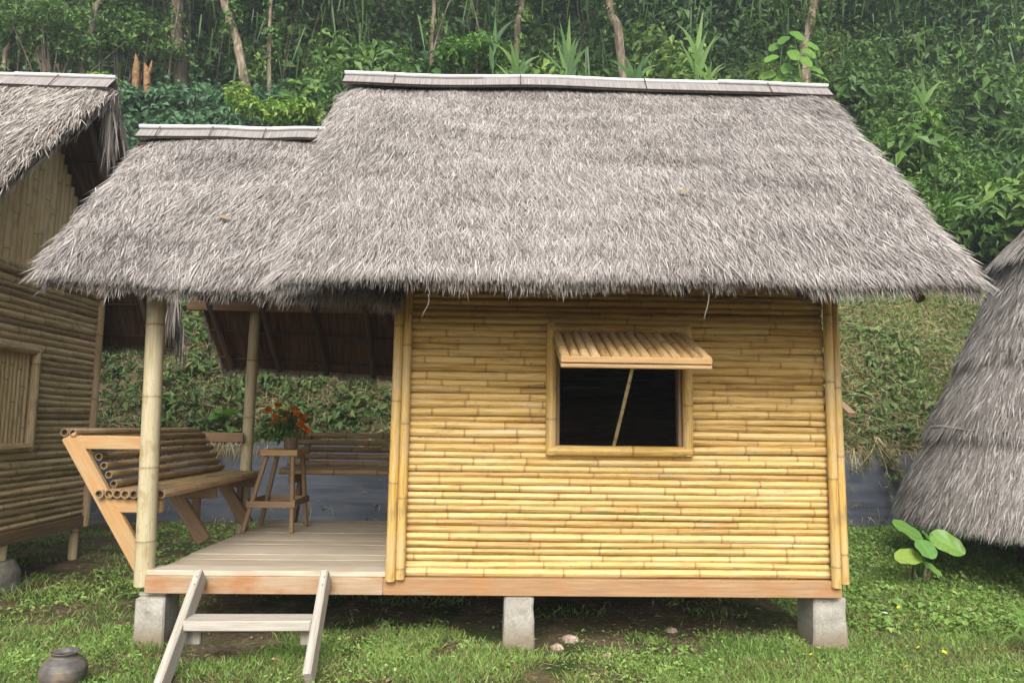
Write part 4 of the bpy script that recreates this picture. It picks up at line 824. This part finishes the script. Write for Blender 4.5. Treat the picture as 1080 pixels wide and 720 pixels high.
def stool():
    root = thing('bar_stool', (-1.72, 1.65, DECK), 'tall wooden stool with splayed legs standing on the porch deck', 'stool'); zt = 1.225
    mb = MB()
    for i in range(3): box(mb, (-1.705, 1.515+i*.131, zt-.026), (.30, .127, .05), R.uniform(.5, .8))
    mb.build('seat', M['wood_orange'], root); top = [(-1.81, 1.49), (-1.60, 1.49), (-1.81, 1.80), (-1.60, 1.80)]; foot = [(-1.975, 1.50), (-1.585, 1.50), (-1.955, 1.90), (-1.57, 1.90)]; mid = []
    for (a, b), (c, d) in zip(top, foot):
        mb = MB(); beam(mb, (c, d, DECK+.001), (a, b, zt-.053), .034, .034, (0, 1, 0), tint=.5); mb.build('leg', M['wood_brown'], root); f = .34; mid.append((c+(a-c)*f, d+(b-d)*f, DECK+f*(zt-DECK)))
    for i, j in ((0, 1), (2, 3), (0, 2), (1, 3)):
        p, q = np.array(mid[i]), np.array(mid[j]); o_ = np.array((0, -.025, 0)) if (i, j) == (0, 1) else np.array((.0, .02, .01)) if (i, j) == (2, 3) else np.array((-.022 if i == 0 else .022, 0, .012))
        d = nrm(q-p); mb = MB(); beam(mb, p+o_-d*.03, q+o_+d*.03, .018, .05, tint=.6); mb.build('stretcher', M['wood_brown'], root)
    # tin of marigolds
    v = thing('flower_vase', (-1.66, 1.64, zt), 'brown tin vase of orange marigolds standing on the tall stool', 'vase'); mb = MB()
    pr = [(.0, .001), (.052, .001), (.055, .01), (.056, .14), (.060, .15), (.057, .152), (.050, .145), (.049, .02), (0, .018)]; a = np.linspace(0, 2*math.pi, 25)[:-1]; V = np.array([(-1.66+r*math.cos(q), 1.64+r*math.sin(q), zt+z) for r, z in pr for q in a]); k = np.arange(24)
    mb.add(V, np.concatenate([np.stack((k+i*24, (k+1) % 24+i*24, (k+1) % 24+(i+1)*24, k+(i+1)*24), 1) for i in range(len(pr)-1)]), (.5, 0, 0), None, 0, True); mb.build('vase_body', M['tin'], v)
    lf = MB(); st = MB(); heads = [(283, 433), (291, 440), (302, 436), (310, 432), (314, 437), (306, 443), (318, 443), (321, 452), (300, 444), (316, 448), (294, 428), (322, 440), (325, 455), (289, 447)]
    for px, py in heads:
        p = at(px, py, 1.62+R.uniform(-.07, .06)); mb = MB(); k = 46; d = rnd(k); d[:, 2] = abs(d[:, 2])*.8; r = R.uniform(.025, .035)
        leaves(mb, p+d*r*.25, nrm(d), rnd(k), r, r*.75, .5, .1); sweep(mb, [p-(0, 0, .012), p+(0, 0, .012)], [.010, .016], 8); mb.build('flower', M['marigold'], v)
        s = np.linspace(0, 1, 6)[:, None]; b0 = np.array((-1.66, 1.64, zt+.05)); P = b0*(1-s)+p*s; P[:, 2] += np.sin(s[:, 0]*3.1)*.02; sweep(st, P, .003, 5)
    cen = np.array([-1.66, 1.64, zt+.21])+R.normal(0, 1, (14, 3))*(.075, .05, .045); clumps(lf, cen, .075, 46, .06, .35, asp=.35); lf.build('foliage', M['leaf'], v); st.build('flower_stems', M['leaf'], v)
stool()

# ================================================================== STEPS
def steps():
    root = thing('wooden_steps', (-1.42, -.3, 0), 'pale wooden two-rail steps leaning on the porch deck edge', 'steps'); Pt = []
    for (a, b) in ((at(212, 606, -.09), at(163, 742, -.78)), (at(344, 606, -.09), at(325, 716, -.66))):
        mb = MB(); beam(mb, a, b, .045, .095, (0, 1, 1), tint=.65); rl = mb.build('rail', M['wood_grey'], root); d_ = nrm(np.array(b)-np.array(a)); f_ = np.cross((1, 0, 0), d_); f_ = f_ if f_[1] < 0 else -f_
        for q in (.06, .12): mb = MB(); c_ = np.array(a)+d_*q+f_*.046+np.array((R.normal(0, .006), 0, 0)); sweep(mb, [c_, c_+f_*.004], [.005, .004], 8); mb.build('nail', M['wood_dark'], rl)
    mb = MB(); ta, tb = at(197, 656, -.36), at(331, 656, -.35); beam(mb, ta, tb, .16, .055, tint=.75); mb.build('tread', M['wood_grey'], root)
    for x in (ta[0]+.035, tb[0]-.03): mb = MB(); beam(mb, (x, -.33, ta[2]-.12), (x, -.33, ta[2]-.03), .045, .08, (1, 0, 0), tint=.5); mb.build('cleat', M['wood_grey'], root)
steps()

# ================================================================== POT, RUBBLE, PLANK
def pot():
    p = at(67, 703, -.68); g = float(ground(p[0], -.68))
    pr = [(0, 0), (.07, .0), (.105, .03), (.137, .085), (.134, .125), (.108, .163), (.076, .182), (.070, .192), (.078, .204), (.086, .210), (.083, .214), (.072, .207), (.060, .192), (.064, .175), (.10, .15), (.12, .10), (.09, .03), (0, .015)]
    pr = np.array(pr); t = np.linspace(0, len(pr)-1, 60); prs = np.stack([np.interp(t, np.arange(len(pr)), pr[:, i]) for i in range(2)], 1); n = 48; a = np.linspace(0, 2*math.pi, n+1)[:-1]
    V = np.array([(r*math.cos(q)*1.0, r*math.sin(q), z+.002*math.sin(q*2)) for r, z in prs for q in a]); k = np.arange(n)
    mb = MB(); mb.add(V, np.concatenate([np.stack((k+i*n, (k+1) % n+i*n, (k+1) % n+(i+1)*n, k+(i+1)*n), 1) for i in range(59)]), (.5, 0, 0), None, 0, True)
    o = mb.build('clay_pot', M['clay']); o.location = (p[0], -.68, g-.015); o.scale = (.80, .80, .86); tag(o, 'round dark clay pot with flared rim on the grass at lower left', 'pot')
pot()
def rock(px, py, s, label, m_, grp=None, fl=.6):
    g = on_ground(px, py); mb = MB(); n, w = 10, 14; V = []
    for i in range(n):
        th = math.pi*i/(n-1)
        for j in range(w):
            ph = 2*math.pi*j/w; d = np.array((math.sin(th)*math.cos(ph), math.sin(th)*math.sin(ph), math.cos(th)*fl)); V.append(d*s*(.75+.5*float(vnoise(d[0]*2.2+px, d[1]*2.2+d[2]*3, 3))))
    i, j = np.meshgrid(np.arange(n-1), np.arange(w), indexing='ij'); b = (i*w+j).ravel(); b1 = (i*w+(j+1) % w).ravel(); mb.add(V, np.stack((b, b+w, b1+w, b1), 1), (.5, 0, 0), None, 0, False)
    o = mb.build('stone', M[m_]); o.location = g+(0, 0, s*.15); tag(o, label, 'stone', grp)
rock(601, 676, .052, 'pinkish earth lump beside the middle concrete footing, its larger lump', 'rubble'); rock(588, 684, .04, 'smaller tan earth lump between the middle footing and the larger lump', 'rubble')
rock(708, 666, .04, 'small tan stone under the front beam right of the middle footing', 'rubble'); rock(640, 693, .03, 'low pale stone half sunk in the lawn right of the earth lumps', 'rubble')
p = at(893, 428, 4.3); mb = MB(); beam(mb, at(880, 420, 5.0), at(899, 437, 4.55), .10, .05, tint=.8); tag(mb.build('wood_offcut', M['wood_brown']), 'brown board end lying on the bank just right of the corner post', 'board')

# ================================================================== LEFT HUT
lh = thing('bamboo_hut', (-4.6, 1.4, 0), 'weathered brown bamboo hut cut off by the left picture edge', 'hut', 'bamboo huts')
LX, LY0, LY1, LBZ = -3.74, .1, 2.40, .50; wy0, wy1, wz0, wz1 = .62, 1.44, 1.25, 1.96
mb = MB(); log_wall(mb, LY0, LY1, LBZ+.08, 2.60, .031, 'y', LX, (wy0-.02, wy1+.02, wz0, wz1), seg=12, tint=(.15, .75), sag=.006)
mb.build('side_wall', M['bamboo_old'], lh)
mb = MB(); log_wall(mb, -6.2, LX, LBZ+.08, 2.55, .035, 'x', LY0, seg=6); log_wall(mb, -6.2, LX, LBZ+.08, 2.7, .035, 'x', LY1, seg=6); log_wall(mb, LY0, LY1, LBZ+.08, 2.6, .035, 'y', -6.2, seg=6); mb.build('outer_walls', M['bamboo_old'], lh)
LA, LEr = np.array((-3.08, 1.4, 4.32)), None
yr, zr_ = 1.42, 4.20
mb = MB(); y = LY0+.03                                    # gable of upright split bamboo
while y < LY1-.02:
    zt = min(zr_-.22-abs(y-yr)*1.22, 4.0); w = R.uniform(.055, .085); log(mb, (LX+.0, y, 2.60), (LX+.0, y+R.uniform(-.01, .01), max(zt, 2.65)), w/2, w/2, 8, R.uniform(.45, .95), sp=(.5, .8)); y += w*.94
tag(mb.build('gable_panel', M['bamboo_gable'], lh)); mb = MB(); log(mb, (LX+.045, LY0, 2.585), (LX+.045, LY1, 2.585), .022, .022, 8, .3); mb.build('gable_rail', M['bamboo_old'], lh)
for y in (LY0, LY1+.02): mb = MB(); log(mb, (LX+.03, y, LBZ-.02), (LX+.03, y, 2.95), .042, .036, 12, .7, sp=(.4, .6)); mb.build('corner_post', M['bamboo_bench'], lh)
mb = MB(); beam(mb, (LX+.01, LY0-.05, LBZ+.03), (LX+.01, LY1+.06, LBZ+.03), .06, .10, tint=.4); beam(mb, (-6.2, LY1, LBZ+.03), (LX, LY1, LBZ+.03), .06, .09); mb.build('floor_beam', M['wood_brown'], lh)
mb = MB(); box(mb, (-4.97, 1.25, LBZ), (2.4, 2.2, .03)); mb.build('floor', M['wood_dark'], lh)
mb = MB(); y = wy0+.02
while y < wy1-.01: log(mb, (LX-.0, y, wz0), (LX-.0, y, wz1), .026, .026, 8, R.uniform(.5, .9), sp=(.5, .8)); y += .049
mb.build('window_shutter', M['bamboo_gable'], lh); mb = MB()
for p, q in (((wy0-.03, wz0-.06), (wy0-.03, wz1+.06)), ((wy1+.03, wz0-.06), (wy1+.03, wz1+.06)), ((wy0-.06, wz0-.03), (wy1+.06, wz0-.03)), ((wy0-.06, wz1+.03), (wy1+.06, wz1+.03))): log(mb, (LX+.05, *p), (LX+.05, *q), .036, .035, 12, .5, sp=(.5, .8))
mb.build('window_frame', M['bamboo_old'], lh)
g_ = float(ground(LX, 1.5)); mb = MB(); sweep(mb, [(LX-.02, 1.35, g_-.05), (LX-.02, 1.35, g_+.12), (LX-.02, 1.35, g_+.2)], [.17, .14, .09], 9, jit=.12); mb.build('footing_stone', M['stone'], lh)
for y, z in ((1.35, g_+.15), (LY1-.05, .1), (LY0+.05, 0)): mb = MB(); log(mb, (LX-.02, y, z), (LX-.02, y, LBZ), .038); mb.build('stilt', M['bamboo_old'], lh)
A3 = np.array((-6.8, yr, zr_+.03)); B3 = np.array((-3.20, yr, zr_)); D3 = np.array((-6.8, -.62, 1.95)); E3 = np.array((-3.60, -.62, 1.95))
mb = MB(); _, n3, d3, _ = thatch_slope(mb, A3, B3, D3, E3, 150000, .10, seed=13, side=(0, 1), Ls=(.08, .2), W=(.004, .008), wav=.05)
D3b, E3b = np.array((-6.8, 3.0, 2.22)), np.array((-3.16, 3.0, 2.20))
_, n3b, d3b, _ = thatch_slope(mb, A3, B3, D3b, E3b, 12000, .08, seed=14, fringe=1, side=(0, 1))
# tassels at the verge
for (p, n, L) in ((B3+(-.05, .05, -.10), 60, .62), (np.array((-3.16, 2.7, 2.60)), 90, .40), (np.array((-3.17, 2.92, 2.34)), 70, .30)):
    P = p+R.normal(0, 1, (n, 3))*(.03, .05, .05); D = np.stack((R.normal(.0, .07, n), R.normal(.10, .12, n), -np.ones(n)), 1); blades(mb, P, D, np.tile((0, -1., 0), (n, 1)), R.uniform(.35, 1, n)*L, R.uniform(.008, .016, n), R.uniform(.3, .9, n), .1)
p = at(60, 150, 1.0)
lroof = mb.build('thatch_roof', [M['thatch_warm'], M['core'], M['under']], lh); ridge_band(lroof, A3+(0, 0, .02), B3+(.0, 0, .02), d3, d3b, .13, seed=6, wob=.02); rafters(lroof, A3, B3, D3b, E3b, n3b, 6, .08, 7); 

# ================================================================== RIGHT HUT (steep round thatch)
def right_hut():
    cx, cy = 5.86, 1.85; g = float(ground(cx, cy)); root = thing('thatched_hut', (cx, cy, g), 'round hut with steep grey thatch reaching almost to the ground at right', 'hut')
    prof = np.array([(.70, 1.93), (1.0, 1.86), (1.45, 1.66), (1.75, 1.56), (2.3, 1.30), (3.0, 1.04), (3.3, .90), (4.2, .3)])
    rz = lambda z: np.interp(z, prof[:, 0], prof[:, 1]); mb = MB()
    n, w = 40, 64; z = np.linspace(.72, 4.2, n); a = np.linspace(0, 2*math.pi, w+1)[:-1]; V = np.stack([np.stack((cx+np.cos(a)*(rz(q)-.05), cy+np.sin(a)*(rz(q)-.05), np.full(w, q)), 1) for q in z]).reshape(-1, 3)
    i, j = np.meshgrid(np.arange(n-1), np.arange(w), indexing='ij'); b = (i*w+j).ravel(); b1 = (i*w+(j+1) % w).ravel(); q = np.stack((b, b1, b1+w, b+w), 1); mb.add(V, q, (.5, 0, 0), None, 1, True)
    Vi = V.copy(); Vi[:, :2] = (Vi[:, :2]-(cx, cy))*.93+(cx, cy); mb.add(Vi, q[:, ::-1], (.5, 0, 0), None, 2, True)
    layers = ((.70, 1.52, .075), (1.42, 2.18, .06), (2.08, 3.05, .055))
    for li, (z0, z1, bulge) in enumerate(layers):
        k = 110000//(li+1); a = R.uniform(math.pi*.55, math.pi*1.75, k); t = R.random(k); zz = z0+(z1-z0)*t+.03; f = (1-t); lean = R.normal(0, .26, k)+(fbm(a*5, zz*2, 7+li)-.5)*.9
        r = rz(zz)+bulge*f+R.uniform(-.02, .025, k); o = np.stack((np.cos(a), np.sin(a), 0*a), 1); tg = np.stack((-np.sin(a), np.cos(a), 0*a), 1); P = o*r[:, None]+(cx, cy, 0); P[:, 2] = zz
        D = nrm(np.array((0, 0, -1.))+o*(.58+R.normal(0, .12, k))[:, None]+tg*lean[:, None]); L = R.uniform(.08, .20, k)
        blades(mb, P, D, o+(0, 0, .35), L, R.uniform(.004, .009, k), (.88+(fbm(a*6, zz*3, 9)-.5)*.8+R.normal(0, .15, k)).clip(0, 1), .1, 0)
    roof = mb.build('thatch_roof', [M['thatch'], M['core'], M['under']], root)
    for zb in (1.46,):
        a = np.linspace(math.pi*.5, math.pi*1.8, 60); mb = MB(); sweep(mb, np.stack((cx+np.cos(a)*(rz(zb)+.072), cy+np.sin(a)*(rz(zb)+.072), zb+.02*np.sin(a*7)), 1), .02, 7, .5); mb.build('binding_pole', M['wood_grey'], roof)
    mb = MB(); z = np.array([2.98, 3.1, 3.45, 3.9, 4.3]); rr = np.array([1.09, 1.085, .75, .35, .05]); V = np.stack([np.stack((cx+np.cos(np.linspace(0, 6.2832, w+1)[:-1])*r_, cy+np.sin(np.linspace(0, 6.2832, w+1)[:-1])*r_, np.full(w, q)), 1) for q, r_ in zip(z, rr)]).reshape(-1, 3)
    i, j = np.meshgrid(np.arange(4), np.arange(w), indexing='ij'); b = (i*w+j).ravel(); b1 = (i*w+(j+1) % w).ravel(); mb.add(V, np.stack((b, b1, b1+w, b+w), 1), (.5, 0, 0), None, 1, True)
    k = 16000; a = R.uniform(2, 5.5, k); zz = R.uniform(3.06, 4.0, k); r = np.interp(zz, z, rr)+.02; o = np.stack((np.cos(a), np.sin(a), 0*a), 1); P = o*r[:, None]+(cx, cy, 0); P[:, 2] = zz
    blades(mb, P, np.array((0, 0, -1.))+o*.9+rnd(k)*.25, o+(0, 0, 1), R.uniform(.1, .22, k), .008, R.uniform(.2, .9, k), .2, 0); mb.build('thatch_cap', [M['thatch'], M['core']], roof)
    mb = MB()
    for q in np.linspace(0, 6.2832, 90)[:-1]: log(mb, (cx+math.cos(q)*1.0, cy+math.sin(q)*1.0, g), (cx+math.cos(q)*1.0, cy+math.sin(q)*1.0, 1.5), .045, seg=6)
    mb.build('wall', M['wood_dark'], root)
right_hut()

fallen(232, 231, .08, .032, 'brown dead leaf lying on the porch roof thatch'); fallen(716, 205, .055, .035, 'tan dead leaf lying on the main roof thatch')
# ================================================================== AIR
mb = MB(); V = np.array([(x, y, z) for z in (-2.0, 26.0) for x, y in ((-32, -9), (32, -9), (32, 27), (-32, 27))]); mb.add(V, np.array([(0, 3, 2, 1), (4, 5, 6, 7), (0, 1, 5, 4), (1, 2, 6, 5), (2, 3, 7, 6), (3, 0, 4, 7)]))
m, nt = mat('humid_air'); pv = N(nt, 'ShaderNodeVolumePrincipled', {'Color': (.80, .88, .92, 1), 'Density': .0026, 'Anisotropy': .2}); N(nt, 'ShaderNodeOutputMaterial', {'Volume': pv.outputs[0]})
tag(mb.build('haze', m), kind='stuff')
# ================================================================== LIGHT
w = bpy.data.worlds.new('World'); scene.world = w; w.use_nodes = True; nt = w.node_tree
for n in list(nt.nodes): nt.nodes.remove(n)
EL, AZ = rad(41), rad(-5)                      # soft sun from behind the camera, a little to the right
sky = N(nt, 'ShaderNodeTexSky', sky_type='NISHITA', sun_disc=False, sun_elevation=EL, sun_rotation=math.pi-AZ, dust_density=4.0, air_density=1.0)
hs = N(nt, 'ShaderNodeHueSaturation', {'Color': sky.outputs[0], 'Saturation': .35})
bg = N(nt, 'ShaderNodeBackground', {'Color': hs.outputs[0], 'Strength': .15}); N(nt, 'ShaderNodeOutputWorld', {'Surface': bg.outputs[0]})
sd = bpy.data.lights.new('sun', 'SUN'); sd.energy = 1.45; sd.angle = rad(32); sd.color = (1, .965, .91); so_ = bpy.data.objects.new('sun', sd); C.objects.link(so_)
dirv = Vector((math.sin(AZ)*math.cos(EL), -math.cos(AZ)*math.cos(EL), math.sin(EL)))
so_.rotation_euler = dirv.to_track_quat('Z', 'Y').to_euler(); so_.location = dirv*20
vs = scene.view_settings; vs.view_transform = 'Standard'; vs.look = 'None'; vs.gamma = 1; vs.exposure = .95; vs.use_curve_mapping = False
scene.cycles.max_bounces = 5; scene.cycles.diffuse_bounces = 3; scene.cycles.glossy_bounces = 2; scene.cycles.transmission_bounces = 3; scene.cycles.transparent_max_bounces = 4
scene.cycles.use_denoising = True; scene.cycles.denoiser = 'OPENIMAGEDENOISE'; scene.cycles.denoising_prefilter = 'NONE'; scene.cycles.denoising_input_passes = 'RGB_ALBEDO_NORMAL'; scene.cycles.caustics_reflective = False; scene.cycles.caustics_refractive = False
